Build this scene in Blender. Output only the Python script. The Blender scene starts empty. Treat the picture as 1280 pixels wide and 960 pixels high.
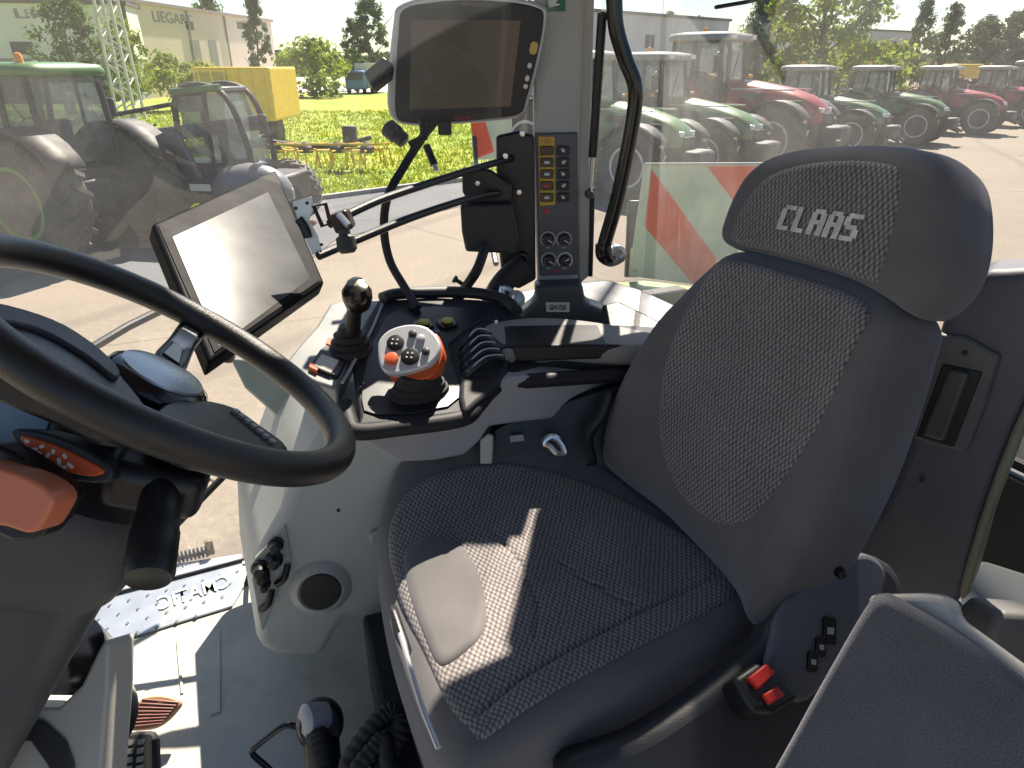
import bpy, bmesh, math, random
from mathutils import Vector, Matrix, noise
from math import radians, sin, cos, pi, atan2, sqrt, tan
random.seed(7)
S = bpy.context.scene
COL = S.collection
V = Vector
# ------------------------------------------------------------ camera frame (eye at 0,0,0; everything is lifted by EYE at the end)
EYE = 2.9
FOC, PITCH = 850.0, radians(25)
FW = V((0, cos(PITCH), -sin(PITCH))); UP = V((0, sin(PITCH), cos(PITCH))); RX = V((1, 0, 0))
def ray(u, v): return RX*((u-640)/FOC) + FW + UP*((480-v)/FOC)
def W(u, v, t): return ray(u, v)*t                      # photo position + distance -> point
def WZ(u, v, z): d = ray(u, v); return d*(z/d.z)        # ... on a level plane
def WY(u, v, Y): d = ray(u, v); return d*(Y/d.y)
def PL(u, v, P0, n): d = ray(u, v); return d*(P0.dot(n)/d.dot(n))
def G(u, v): return WZ(u, v, -EYE)
TH = radians(25)                                        # the cab is turned 25 degrees to the camera
F = V((-cos(TH), -sin(TH), 0)); R = V((-sin(TH), cos(TH), 0)); Z = V((0, 0, 1))
def CB(f, r, z): return F*f + R*r + Z*z                 # cab coordinates: forward, right, up

# ------------------------------------------------------------ materials
MATS = {}
def nt(name):
    m = bpy.data.materials.new(name); m.use_nodes = True
    t = m.node_tree; t.nodes.clear()
    o = t.nodes.new('ShaderNodeOutputMaterial')
    return m, t, o
def mat(name, col, rough=.5, metal=0, var=.12, vs=6, bump=0, bs=400, coat=0, spec=.5, dirt=None, dscale=3, dlo=.5, dhi=.7, rvar=.1):
    if name in MATS: return MATS[name]
    m, t, o = nt(name); N = t.nodes; L = t.links
    b = N.new('ShaderNodeBsdfPrincipled'); L.new(b.outputs[0], o.inputs[0])
    tc = N.new('ShaderNodeTexCoord')
    n = N.new('ShaderNodeTexNoise'); n.inputs['Scale'].default_value = vs; n.inputs['Detail'].default_value = 6
    L.new(tc.outputs['Object'], n.inputs['Vector'])
    cr = N.new('ShaderNodeValToRGB'); e = cr.color_ramp.elements
    e[0].position = .3; e[1].position = .7
    e[0].color = (*[c*(1-var) for c in col], 1); e[1].color = (*[min(1, c*(1+var)) for c in col], 1)
    L.new(n.outputs[0], cr.inputs[0]); last = cr.outputs[0]
    if dirt:
        n2 = N.new('ShaderNodeTexNoise'); n2.inputs['Scale'].default_value = dscale; n2.inputs['Detail'].default_value = 9; n2.inputs['Roughness'].default_value = .65
        L.new(tc.outputs['Object'], n2.inputs['Vector'])
        mr = N.new('ShaderNodeMapRange'); mr.inputs[1].default_value = dlo; mr.inputs[2].default_value = dhi
        L.new(n2.outputs[0], mr.inputs[0])
        mx = N.new('ShaderNodeMix'); mx.data_type = 'RGBA'
        L.new(mr.outputs[0], mx.inputs[0]); L.new(last, mx.inputs[6]); mx.inputs[7].default_value = (*dirt, 1)
        last = mx.outputs[2]
    L.new(last, b.inputs['Base Color'])
    rr = N.new('ShaderNodeMapRange'); rr.inputs[3].default_value = max(0.02, rough-rvar); rr.inputs[4].default_value = min(1, rough+rvar)
    n3 = N.new('ShaderNodeTexNoise'); n3.inputs['Scale'].default_value = vs*2.3; n3.inputs['Detail'].default_value = 5
    L.new(tc.outputs['Object'], n3.inputs['Vector']); L.new(n3.outputs[0], rr.inputs[0]); L.new(rr.outputs[0], b.inputs['Roughness'])
    b.inputs['Metallic'].default_value = metal; b.inputs['Coat Weight'].default_value = coat; b.inputs['Specular IOR Level'].default_value = spec
    if bump:
        n4 = N.new('ShaderNodeTexNoise'); n4.inputs['Scale'].default_value = bs; n4.inputs['Detail'].default_value = 3
        L.new(tc.outputs['Object'], n4.inputs['Vector'])
        bp = N.new('ShaderNodeBump'); bp.inputs['Strength'].default_value = bump; bp.inputs['Distance'].default_value = .002
        L.new(n4.outputs[0], bp.inputs['Height']); L.new(bp.outputs[0], b.inputs['Normal'])
    MATS[name] = m; return m
def paving(name, col, dark, joint):
    m, t, o = nt(name); N = t.nodes; L = t.links
    b = N.new('ShaderNodeBsdfPrincipled'); L.new(b.outputs[0], o.inputs[0]); b.inputs['Roughness'].default_value = .92
    g = N.new('ShaderNodeNewGeometry'); mp = N.new('ShaderNodeMapping'); mp.inputs['Rotation'].default_value = (0, 0, .5); L.new(g.outputs['Position'], mp.inputs[0])
    def ns(sc, det=8, ro=.6):
        n = N.new('ShaderNodeTexNoise'); n.inputs['Scale'].default_value = sc; n.inputs['Detail'].default_value = det; n.inputs['Roughness'].default_value = ro; L.new(mp.outputs[0], n.inputs['Vector']); return n
    def rng(x, a0, a1, b0, b1):
        r = N.new('ShaderNodeMapRange'); r.inputs[1].default_value = a0; r.inputs[2].default_value = a1; r.inputs[3].default_value = b0; r.inputs[4].default_value = b1; L.new(x, r.inputs[0]); return r.outputs[0]
    def mixc(f, a_, c_):
        x = N.new('ShaderNodeMix'); x.data_type = 'RGBA'; L.new(f, x.inputs[0])
        for i, v in ((6, a_), (7, c_)):
            if isinstance(v, tuple): x.inputs[i].default_value = (*v, 1)
            else: L.new(v, x.inputs[i])
        return x.outputs[2]
    c1 = mixc(rng(ns(.35).outputs[0], .42, .68, 0, 1), col, dark)
    c2 = mixc(rng(ns(14, 4).outputs[0], .35, .75, 0, .45), c1, tuple(x*1.5 for x in col))
    c3 = mixc(rng(ns(3.5, 10, .75).outputs[0], .60, .72, 0, .55), c2, tuple(x*.5 for x in dark))
    w = N.new('ShaderNodeTexWave'); w.inputs['Scale'].default_value = .13; w.inputs['Distortion'].default_value = 9; w.inputs['Detail'].default_value = 1.5; w.inputs['Detail Scale'].default_value = .3; L.new(mp.outputs[0], w.inputs['Vector'])
    c4 = mixc(rng(w.outputs[0], .93, 1.0, 0, .35), c3, tuple(x*.55 for x in dark))
    vo = N.new('ShaderNodeTexVoronoi'); vo.feature = 'DISTANCE_TO_EDGE'; vo.inputs['Scale'].default_value = .16; L.new(mp.outputs[0], vo.inputs['Vector'])
    c5 = mixc(rng(vo.outputs['Distance'], 0, .006, joint, 0), c4, tuple(x*.35 for x in dark))
    L.new(c5, b.inputs['Base Color'])
    bp = N.new('ShaderNodeBump'); bp.inputs['Strength'].default_value = .5; bp.inputs['Distance'].default_value = .01; L.new(ns(40, 3).outputs[0], bp.inputs['Height']); L.new(bp.outputs[0], b.inputs['Normal'])
    return m
def glass(name, tint, haze, hazecol=(.8, .8, .75), refl=1.0):
    m, t, o = nt(name); N = t.nodes; L = t.links
    tr = N.new('ShaderNodeBsdfTransparent'); tr.inputs[0].default_value = (*tint, 1)
    gl = N.new('ShaderNodeBsdfGlossy'); gl.inputs['Roughness'].default_value = .015
    ge = N.new('ShaderNodeNewGeometry'); dt = N.new('ShaderNodeVectorMath'); dt.operation = 'DOT_PRODUCT'
    L.new(ge.outputs['Incoming'], dt.inputs[0]); L.new(ge.outputs['Normal'], dt.inputs[1])
    ab = N.new('ShaderNodeMath'); ab.operation = 'ABSOLUTE'; L.new(dt.outputs['Value'], ab.inputs[0])
    om = N.new('ShaderNodeMath'); om.operation = 'SUBTRACT'; om.inputs[0].default_value = 1; L.new(ab.outputs[0], om.inputs[1])
    pw = N.new('ShaderNodeMath'); pw.operation = 'POWER'; pw.inputs[1].default_value = 5; L.new(om.outputs[0], pw.inputs[0])
    mu = N.new('ShaderNodeMath'); mu.operation = 'MULTIPLY_ADD'; mu.inputs[1].default_value = .96*refl; mu.inputs[2].default_value = .04*refl
    L.new(pw.outputs[0], mu.inputs[0])
    m1 = N.new('ShaderNodeMixShader'); L.new(mu.outputs[0], m1.inputs[0]); L.new(tr.outputs[0], m1.inputs[1]); L.new(gl.outputs[0], m1.inputs[2])
    df = N.new('ShaderNodeBsdfTranslucent'); df.inputs[0].default_value = (*hazecol, 1)
    d2 = N.new('ShaderNodeBsdfDiffuse'); d2.inputs[0].default_value = (*hazecol, 1)
    md = N.new('ShaderNodeMixShader'); L.new(df.outputs[0], md.inputs[1]); L.new(d2.outputs[0], md.inputs[2])
    tc = N.new('ShaderNodeTexCoord'); n = N.new('ShaderNodeTexNoise'); n.inputs['Scale'].default_value = 3.5; n.inputs['Detail'].default_value = 8; n.inputs['Roughness'].default_value = .6
    L.new(tc.outputs['Object'], n.inputs['Vector'])
    mr = N.new('ShaderNodeMapRange'); mr.inputs[1].default_value = .35; mr.inputs[2].default_value = .75; mr.inputs[3].default_value = haze*.5; mr.inputs[4].default_value = haze*1.7
    L.new(n.outputs[0], mr.inputs[0])
    m2 = N.new('ShaderNodeMixShader'); L.new(mr.outputs[0], m2.inputs[0]); L.new(m1.outputs[0], m2.inputs[1]); L.new(md.outputs[0], m2.inputs[2])
    L.new(m2.outputs[0], o.inputs[0]); return m
def fabric(name, dark, light, cell, kind='dot'):
    m, t, o = nt(name); N = t.nodes; L = t.links
    b = N.new('ShaderNodeBsdfPrincipled'); L.new(b.outputs[0], o.inputs[0])
    uv = N.new('ShaderNodeUVMap'); uv.uv_map = 'UVMap'
    mp = N.new('ShaderNodeMapping'); mp.inputs['Rotation'].default_value = (0, 0, radians(45 if kind == 'dot' else 10)); mp.inputs['Scale'].default_value = (1, .62, 1) if kind == 'dot' else (1, 1, 1)
    L.new(uv.outputs[0], mp.inputs[0])
    wn = N.new('ShaderNodeTexNoise'); wn.inputs['Scale'].default_value = 22; wn.inputs['Detail'].default_value = 2
    L.new(uv.outputs[0], wn.inputs['Vector'])
    ad = N.new('ShaderNodeVectorMath'); ad.operation = 'MULTIPLY_ADD'; ad.inputs[1].default_value = (.006, .006, 0)
    L.new(wn.outputs['Color'], ad.inputs[0]); L.new(mp.outputs[0], ad.inputs[2])
    vo = N.new('ShaderNodeTexVoronoi'); vo.voronoi_dimensions = '2D'; vo.inputs['Scale'].default_value = 1/cell; vo.inputs['Randomness'].default_value = .12 if kind == 'dot' else .9
    L.new(ad.outputs[0], vo.inputs['Vector'])
    cr = N.new('ShaderNodeValToRGB'); e = cr.color_ramp.elements
    e[0].position = .18; e[1].position = .62; e[0].color = (*light, 1); e[1].color = (*dark, 1)
    L.new(vo.outputs['Distance'], cr.inputs[0])
    n = N.new('ShaderNodeTexNoise'); n.inputs['Scale'].default_value = 9; n.inputs['Detail'].default_value = 5; L.new(uv.outputs[0], n.inputs['Vector'])
    mr = N.new('ShaderNodeMapRange'); mr.inputs[3].default_value = .72; mr.inputs[4].default_value = 1.28; L.new(n.outputs[0], mr.inputs[0])
    mx = N.new('ShaderNodeMix'); mx.data_type = 'RGBA'; mx.blend_type = 'MULTIPLY'; mx.inputs[0].default_value = 1
    L.new(cr.outputs[0], mx.inputs[6]); L.new(mr.outputs[0], mx.inputs[7]); L.new(mx.outputs[2], b.inputs['Base Color'])
    b.inputs['Roughness'].default_value = .95; b.inputs['Specular IOR Level'].default_value = .15
    b.inputs['Sheen Weight'].default_value = .35; b.inputs['Sheen Roughness'].default_value = .4
    b.inputs['Sheen Tint'].default_value = (.8, .8, 1, 1)
    f2 = N.new('ShaderNodeTexNoise'); f2.inputs['Scale'].default_value = 900; L.new(uv.outputs[0], f2.inputs['Vector'])
    am = N.new('ShaderNodeMath'); am.operation = 'MULTIPLY_ADD'; am.inputs[1].default_value = -1.2 if kind == 'dot' else -.3
    L.new(vo.outputs['Distance'], am.inputs[0]); L.new(f2.outputs[0], am.inputs[2])
    bp = N.new('ShaderNodeBump'); bp.inputs['Strength'].default_value = .55; bp.inputs['Distance'].default_value = .0015
    L.new(am.outputs[0], bp.inputs['Height']); L.new(bp.outputs[0], b.inputs['Normal'])
    return m

# ------------------------------------------------------------ objects
def base_of(p):
    v = V((0, 0, 0))
    while p: v += p.location; p = p.parent
    return v
def thing(name, label, cat, loc=(0, 0, 0), group=None):
    o = bpy.data.objects.new(name, None); COL.objects.link(o); o.location = loc; o.empty_display_size = .1
    o['label'] = label; o['category'] = cat
    if group: o['group'] = group
    return o
def obj(name, me, m, parent=None, bevel=0, seg=2, sharp=35, smooth=True, label=None, solid=0):
    if isinstance(me, bmesh.types.BMesh):
        bm = me; me = bpy.data.meshes.new(name); bm.to_mesh(me); bm.free()
    if m is not None:
        if isinstance(m, (list, tuple)):
            for k in m: me.materials.append(k)
        elif not me.materials: me.materials.append(m)
    o = bpy.data.objects.new(name, me); COL.objects.link(o)
    if parent:
        me.transform(Matrix.Translation(-base_of(parent))); o.parent = parent
    if smooth and me.polygons:
        me.polygons.foreach_set('use_smooth', [True]*len(me.polygons))
        if sharp: me.set_sharp_from_angle(angle=radians(sharp))
    if solid:
        s = o.modifiers.new('solid', 'SOLIDIFY'); s.thickness = solid; s.offset = -1
    if bevel:
        b = o.modifiers.new('bevel', 'BEVEL'); b.width = bevel; b.segments = seg; b.limit_method = 'ANGLE'; b.angle_limit = radians(30); b.harden_normals = False
    if label: o['label'] = label
    return o
def single(o, label, cat, group=None):
    o['label'] = label; o['category'] = cat
    if group: o['group'] = group
    # origin at the thing's own middle-bottom
    me = o.data; c = sum((v.co for v in me.vertices), V())/len(me.vertices); c.z = min(v.co.z for v in me.vertices)
    me.transform(Matrix.Translation(-c)); o.location = c
    return o
def struct(o): o['kind'] = 'structure'; return o
def B(): return bmesh.new()
def area_n(pts):
    n = V((0, 0, 0))
    for i in range(len(pts)): n += pts[i].cross(pts[(i+1) % len(pts)])
    return n.normalized() if n.length > 1e-12 else Z
def prism(bm, pts, ext):
    pts = [V(p) for p in pts]; ext = V(ext); n = len(pts)
    a = [bm.verts.new(p) for p in pts]; b = [bm.verts.new(p+ext) for p in pts]
    bm.faces.new(a); bm.faces.new(b[::-1])
    for i in range(n): bm.faces.new((a[i], b[i], b[(i+1) % n], a[(i+1) % n]))
    bmesh.ops.recalc_face_normals(bm, faces=bm.faces[:])
    return bm
def box(bm, c, sx, sy, sz, X=None, Y=None, Zz=None):
    X = X or V((1, 0, 0)); Y = Y or V((0, 1, 0)); Zz = Zz or V((0, 0, 1)); c = V(c)
    vs = [bm.verts.new(c + X*(i*sx/2) + Y*(j*sy/2) + Zz*(k*sz/2)) for i in (-1, 1) for j in (-1, 1) for k in (-1, 1)]
    for q in ((0, 1, 3, 2), (4, 6, 7, 5), (0, 4, 5, 1), (2, 3, 7, 6), (0, 2, 6, 4), (1, 5, 7, 3)): bm.faces.new([vs[i] for i in q])
    bmesh.ops.recalc_face_normals(bm, faces=bm.faces[:]); return bm
def cbox(bm, f0, f1, r0, r1, z0, z1): return box(bm, CB((f0+f1)/2, (r0+r1)/2, (z0+z1)/2), abs(f1-f0), abs(r1-r0), abs(z1-z0), F, R, Z)
def cr_curve(pts, n=8, closed=False):
    pts = [V(p) for p in pts]; m = len(pts); out = []
    rng = range(m if closed else m-1)
    for i in rng:
        if closed: p0, p1, p2, p3 = pts[(i-1) % m], pts[i], pts[(i+1) % m], pts[(i+2) % m]
        else: p0, p1, p2, p3 = pts[max(i-1, 0)], pts[i], pts[i+1], pts[min(i+2, m-1)]
        for k in range(n):
            t = k/n
            out.append(.5*((2*p1)+(p2-p0)*t+(2*p0-5*p1+4*p2-p3)*t*t+(3*p1-p0-3*p2+p3)*t**3))
    if not closed: out.append(pts[-1])
    return out
def tube(bm, path, rad, seg=12, closed=False, caps=True, flat=1.0):
    path = [V(p) for p in path]; m = len(path); rings = []
    rf = rad if callable(rad) else (lambda t: rad)
    prev = None
    for i, p in enumerate(path):
        a = path[(i-1) % m] if (closed or i > 0) else p; b = path[(i+1) % m] if (closed or i < m-1) else p
        t = (b-a).normalized()
        if prev is None:
            x = t.cross(Z); x = x if x.length > .1 else t.cross(V((1, 0, 0))); x.normalize()
        else:
            x = prev - t*prev.dot(t); x.normalize()
        prev = x; y = t.cross(x); r = rf(i/(m-1) if m > 1 else 0)
        rings.append([bm.verts.new(p + x*(r*cos(2*pi*k/seg)) + y*(r*flat*sin(2*pi*k/seg))) for k in range(seg)])
    for i in range(m if closed else m-1):
        A, C = rings[i], rings[(i+1) % m]
        for k in range(seg): bm.faces.new((A[k], A[(k+1) % seg], C[(k+1) % seg], C[k]))
    if caps and not closed: bm.faces.new(rings[0][::-1]); bm.faces.new(rings[-1])
    return bm
def frame(n, hint=Z):
    n = V(n).normalized(); x = V(hint).cross(n)
    if x.length < 1e-3: x = V((1, 0, 0)).cross(n)
    x.normalize(); return x, n.cross(x), n
def lathe(bm, O, axis, prof, seg=24, sx=1, sy=1, hint=Z):
    """prof: list of (radius, height along axis)"""
    x, y, n = frame(axis, hint); rings = []
    for r, h in prof:
        if r < 1e-6: rings.append([bm.verts.new(O + n*h)])
        else: rings.append([bm.verts.new(O + n*h + x*(r*sx*cos(2*pi*k/seg)) + y*(r*sy*sin(2*pi*k/seg))) for k in range(seg)])
    for A, C in zip(rings, rings[1:]):
        for k in range(seg):
            k2 = (k+1) % seg
            if len(A) == 1 and len(C) > 1: bm.faces.new((A[0], C[k2], C[k]))
            elif len(C) == 1 and len(A) > 1: bm.faces.new((A[k], A[k2], C[0]))
            elif len(A) > 1: bm.faces.new((A[k], A[k2], C[k2], C[k]))
    if len(rings[0]) > 1: bm.faces.new(rings[0][::-1])
    if len(rings[-1]) > 1: bm.faces.new(rings[-1])
    return bm
def loft(bm, secs, closed=True, caps=True):
    rings = [[bm.verts.new(V(p)) for p in s] for s in secs]; n = len(rings[0])
    for A, C in zip(rings, rings[1:]):
        for k in range(n if closed else n-1): bm.faces.new((A[k], A[(k+1) % n], C[(k+1) % n], C[k]))
    if caps: bm.faces.new(rings[0][::-1]); bm.faces.new(rings[-1])
    bmesh.ops.recalc_face_normals(bm, faces=bm.faces[:]); return bm
class Fr:
    """local frame: origin O, axes x,y, normal n"""
    def __init__(s, O, x, y, n=None): s.O = V(O); s.x = V(x).normalized(); s.y = V(y).normalized(); s.n = V(n).normalized() if n is not None else s.x.cross(s.y).normalized()
    def loc(s, P): d = P-s.O; return (d.dot(s.x), d.dot(s.y))
    def px(s, u, v, h=0): return s.loc(PL(u, v, s.O+s.n*h, s.n))
    def at(s, a, b, h=0): return s.O + s.x*a + s.y*b + s.n*h
def seg_dist(p, a, b):
    ax, ay = a; bx, by = b; dx, dy = bx-ax, by-ay; L2 = dx*dx+dy*dy
    t = 0 if L2 == 0 else max(0, min(1, ((p[0]-ax)*dx+(p[1]-ay)*dy)/L2)); return math.hypot(p[0]-ax-dx*t, p[1]-ay-dy*t)
def pad(fr, outline, zf, edge=.04, depth=.1, seams=(), rings=60, sm=6, back=True, bedge=None, er=10, groove=.005, gw=.005, smooth_curve=True):
    """upholstered pad: closed outline in the frame's plane, height function zf(x,y), round edge, side wall, seam grooves"""
    if smooth_curve:
        c = cr_curve([V((p[0], p[1], 0)) for p in outline], sm, True)
    else: c = [V((p[0], p[1], 0)) for p in outline]
    A = sum(c[i].x*c[(i+1) % len(c)].y - c[(i+1) % len(c)].x*c[i].y for i in range(len(c)))
    if A < 0: c = c[::-1]
    cen = sum(c, V())/len(c); M = len(c)
    nrm = []
    for i in range(M):
        t = (c[(i+2) % M]-c[(i-2) % M]).normalized(); nrm.append(V((t.y, -t.x, 0)))
    E_ = [c[i]-nrm[i]*edge for i in range(M)]
    for _ in range(34): E_ = [(E_[i-1]+E_[i]*2+E_[(i+1) % M])/4 for i in range(M)]
    bm = B(); uvl = bm.loops.layers.uv.new('UVMap')
    info = {}; allr = []
    def ht(x, y):
        h = zf(x, y)
        for sl in seams:
            d = min(seg_dist((x, y), sl[k], sl[k+1]) for k in range(len(sl)-1))
            if d < gw*3: h -= groove*math.exp(-(d/gw)**2)
        return h
    v0 = bm.verts.new(fr.at(cen.x, cen.y, ht(cen.x, cen.y))); info[v0] = (cen.x, cen.y)
    for k in range(1, rings+1):
        s = k/rings; ring = []
        for i in range(M):
            p = cen + (E_[i]-cen)*s
            v = bm.verts.new(fr.at(p.x, p.y, ht(p.x, p.y))); info[v] = (p.x, p.y); ring.append(v)
        allr.append(ring)
    for k in range(1, er+1):
        a = k/er*pi/2; ring = []
        for i in range(M):
            p = E_[i] + (c[i]-E_[i])*sin(a)
            v = bm.verts.new(fr.at(p.x, p.y, ht(p.x, p.y)-edge*(1-cos(a)))); info[v] = (p.x+nrm[i].x*edge*.57*k/er, p.y+nrm[i].y*edge*.57*k/er); ring.append(v)
        allr.append(ring)
    be = edge if bedge is None else bedge
    n = 5
    for k in range(1, n+1):
        ring = []
        for i in range(M):
            p = c[i]; h0 = ht(p.x, p.y)-edge; h1 = -depth+be; h = h0+(h1-h0)*k/n
            bul = .08*edge*sin(pi*k/n)
            v = bm.verts.new(fr.at(p.x+nrm[i].x*bul, p.y+nrm[i].y*bul, h)); info[v] = (p.x+nrm[i].x*(edge*.57+(h0-h)), p.y+nrm[i].y*(edge*.57+(h0-h))); ring.append(v)
        allr.append(ring)
    if back:
        for k in range(1, 6):
            a = k/5*pi/2; ring = []
            for i in range(M):
                p = c[i]-nrm[i]*(be*(1-cos(a)))
                v = bm.verts.new(fr.at(p.x, p.y, -depth+be-be*sin(a))); info[v] = (p.x, p.y); ring.append(v)
            allr.append(ring)
    for i in range(M): bm.faces.new((v0, allr[0][i], allr[0][(i+1) % M]))
    for a, b_ in zip(allr, allr[1:]):
        for i in range(M): bm.faces.new((a[i], b_[i], b_[(i+1) % M], a[(i+1) % M]))
    if back: bm.faces.new(allr[-1][::-1])
    for f in bm.faces:
        for l in f.loops: l[uvl].uv = info[l.vert]
    bmesh.ops.recalc_face_normals(bm, faces=bm.faces[:])
    return bm
def slab(fr, pts, h0, h1):
    """flat plate: 2D outline in frame between two heights"""
    return prism(B(), [fr.at(p[0], p[1], h1) for p in pts], fr.n*(h0-h1))
def pslab(fr, pix, h0, h1, curve=0):
    pts = [fr.px(u, v, h1) for u, v in pix]
    if curve: pts = [(q.x, q.y) for q in cr_curve([V((a, b, 0)) for a, b in pts], curve, True)]
    return slab(fr, pts, h0, h1)
def rrect(cx, cy, w, h, r, n=5, rot=0):
    out = []
    for sx, sy, a0 in ((1, 1, 0), (-1, 1, 90), (-1, -1, 180), (1, -1, 270)):
        for k in range(n+1):
            a = radians(a0+90*k/n); out.append((sx*(w/2-r)+r*cos(a), sy*(h/2-r)+r*sin(a)))
    c, s = cos(rot), sin(rot)
    return [(cx+x*c-y*s, cy+x*s+y*c) for x, y in out]
def text(s, fr, cx, cy, w, h, m, parent, name='lettering', ext=.0004, lift=.0006, rot=0, bold=0, zf=None, label=None):
    cu = bpy.data.curves.new(name, 'FONT'); cu.body = s; cu.size = 1; cu.offset = bold; cu.resolution_u = 3
    to = bpy.data.objects.new(name, cu); COL.objects.link(to)
    bpy.context.view_layer.update()
    me = bpy.data.meshes.new_from_object(to.evaluated_get(bpy.context.evaluated_depsgraph_get()))
    bpy.data.objects.remove(to); bpy.data.curves.remove(cu)
    xs = [v.co.x for v in me.vertices]; ys = [v.co.y for v in me.vertices]
    x0, x1, y0, y1 = min(xs), max(xs), min(ys), max(ys); sx = w/(x1-x0); sy = h/(y1-y0) if h else sx
    c_, s_ = cos(rot), sin(rot)
    for v in me.vertices:
        x = (v.co.x-(x0+x1)/2)*sx; y = (v.co.y-(y0+y1)/2)*sy
        X = cx+x*c_-y*s_; Y = cy+x*s_+y*c_
        v.co = fr.at(X, Y, lift+(zf(X, Y) if zf else 0))
    return obj(name, me, m, parent, smooth=False, label=label)
# ============================================================ MATERIALS (inside the cab)
dark_pl = mat('dark_plastic', (.026, .027, .032), .5, bump=.25, bs=500, dirt=(.065, .062, .058), dlo=.56, dhi=.85)
blk_pl = mat('black_plastic', (.009, .009, .011), .42, bump=.15, bs=400)
gloss_blk = mat('gloss_black', (.008, .008, .01), .14, rvar=.06)
rubber = mat('black_rubber', (.018, .018, .019), .7, bump=.3, bs=300)
rim_m = mat('rim_polyurethane', (.011, .011, .012), .34, bump=.35, bs=900, rvar=.06)
grey_pl = mat('mid_grey_plastic', (.38, .38, .40), .5, bump=.2, bs=700, var=.05, dirt=(.30, .28, .25), dlo=.55, dhi=.9)
lgrey_pl = mat('light_grey_plastic', (.42, .43, .41), .5, bump=.2, bs=600, var=.05, dirt=(.30, .28, .23), dlo=.55, dhi=.9)
cream_pl = mat('pale_plastic', (.5, .48, .43), .5, bump=.15, bs=500, var=.05, dirt=(.33, .3, .25), dlo=.55, dhi=.9)
col_pl = mat('column_plastic', (.060, .062, .070), .52, bump=.3, bs=500, var=.08, dirt=(.14, .135, .12), dlo=.58, dhi=.9)
silver = mat('silver_plastic', (.5, .51, .54), .32, metal=.35, var=.05, rvar=.06)
steel = mat('bright_steel', (.6, .6, .6), .3, metal=1)
orange = mat('orange_plastic', (.75, .13, .04), .42, var=.06)
orange2 = mat('deep_orange_plastic', (.62, .10, .02), .45, var=.06)
red_pl = mat('red_plastic', (.62, .03, .02), .4)
yellow_pl = mat('yellow_plate', (.72, .45, .05), .45)
olive_pl = mat('yellow_green_plastic', (.42, .45, .07), .4)
white_pt = mat('white_print', (.75, .75, .73), .6, var=.04)
grey_print = mat('grey_print', (.42, .42, .41), .8, var=.1)
brown_sc = mat('dark_screen', (.035, .022, .018), .07, var=.35, vs=4, coat=.5, rvar=.02)
screen_m = mat('tablet_glass', (.05, .052, .056), .17, rvar=.02, spec=.14, dirt=(.12, .12, .12), dscale=6, dlo=.4, dhi=.8)
vinyl = mat('armrest_vinyl', (.27, .255, .24), .6, bump=.5, bs=350, var=.08)
mat_fl = mat('floor_vinyl', (.46, .45, .39), .5, bump=.5, bs=160, var=.10, vs=3, dirt=(.33, .32, .28), dscale=5, dlo=.48, dhi=.72)
tread_m = mat('tread_plate_metal', (.42, .46, .52), .33, metal=.55, var=.12, vs=8, dirt=(.5, .48, .42), dlo=.5, dhi=.75, dscale=7)
head_m = mat('roof_lining', (.20, .195, .19), .9)
fab_dot = fabric('seat_weave_fabric', (.072, .065, .066), (.31, .285, .275), .0062)
fab_pl = fabric('seat_plain_fabric', (.112, .107, .107), (.19, .182, .18), .0012, 'plain')
fab_arm = fabric('armrest_fabric', (.085, .088, .098), (.15, .155, .168), .0014, 'plain')

# ============================================================ SEAT
A = radians(19)
sF = V((-cos(A), -sin(A), 0)); sR = V((-sin(A), cos(A), 0))
seat = thing('driver_seat', 'dark grey fabric driver seat with woven centre panels and tall headrest, sunlit patch on cushion', 'seat', V((.06, .86, -1.2)))
fc = Fr((.06, .86, -.75), sF, sR, Z)
def cz(x, y):
    # waterfall front, raised sides, shallow hollow in the middle
    h = -.030*max(0, (x-.10)/.17)**2.2
    h += .020*(abs(y)/.22)**3 - .008*math.exp(-((x+.08)**2+y*y)/.02)
    h += .0025*sin(x*38+1.2*sin(y*9))*math.exp(-(y/.16)**4)
    return h
cush_px = [(472, 700), (474, 660), (505, 618), (570, 586), (640, 572), (700, 577), (755, 600), (830, 640), (900, 690), (950, 738), (962, 775), (925, 812), (840, 856), (740, 908), (660, 955), (605, 985), (566, 985), (540, 940), (510, 860), (486, 780)]
obj('cushion', pad(fc, [fc.px(u, v, -.03) for u, v in cush_px], cz, edge=.045, depth=.145, bedge=.03), fab_pl, seat, sharp=0)
ins_px = [(487, 690), (490, 655), (520, 628), (580, 610), (650, 603), (720, 610), (790, 632), (850, 664), (905, 705), (925, 733), (915, 752), (860, 782), (780, 826), (700, 874), (640, 915), (603, 938), (585, 920), (560, 880), (530, 810), (503, 750)]
seam1 = [fc.px(u, v) for u, v in [(600, 905), (650, 860), (740, 800), (830, 752), (915, 715)]]
seam2 = [fc.px(u, v) for u, v in [(500, 672), (560, 655), (600, 690), (625, 740), (640, 790), (610, 830)]]
seam3 = [fc.px(u, v) for u, v in [(700, 700), (800, 765)]]
seam4 = [fc.px(u, v) for u, v in [(615, 665), (650, 705), (672, 760), (668, 800)]]
obj('cushion_panel', pad(fc, [fc.px(u, v) for u, v in ins_px], lambda x, y: cz(x, y)+.006, edge=.010, depth=.03, er=5, back=False, seams=[seam1, seam3, seam4], rings=90, groove=.006, gw=.004), fab_dot, seat, sharp=0, label='woven dotted centre panel of the seat cushion')
fp_px = [(503, 700), (512, 684), (545, 676), (578, 686), (598, 716), (609, 760), (604, 795), (585, 815), (560, 832), (545, 828), (528, 790), (512, 745)]
obj('front_panel', pad(fc, [fc.px(u, v) for u, v in fp_px], lambda x, y: cz(x, y)+.013, edge=.012, depth=.03, er=5, back=False, rings=30), fab_pl, seat, sharp=0, label='smooth cloth panel at the front of the cushion')
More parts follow.
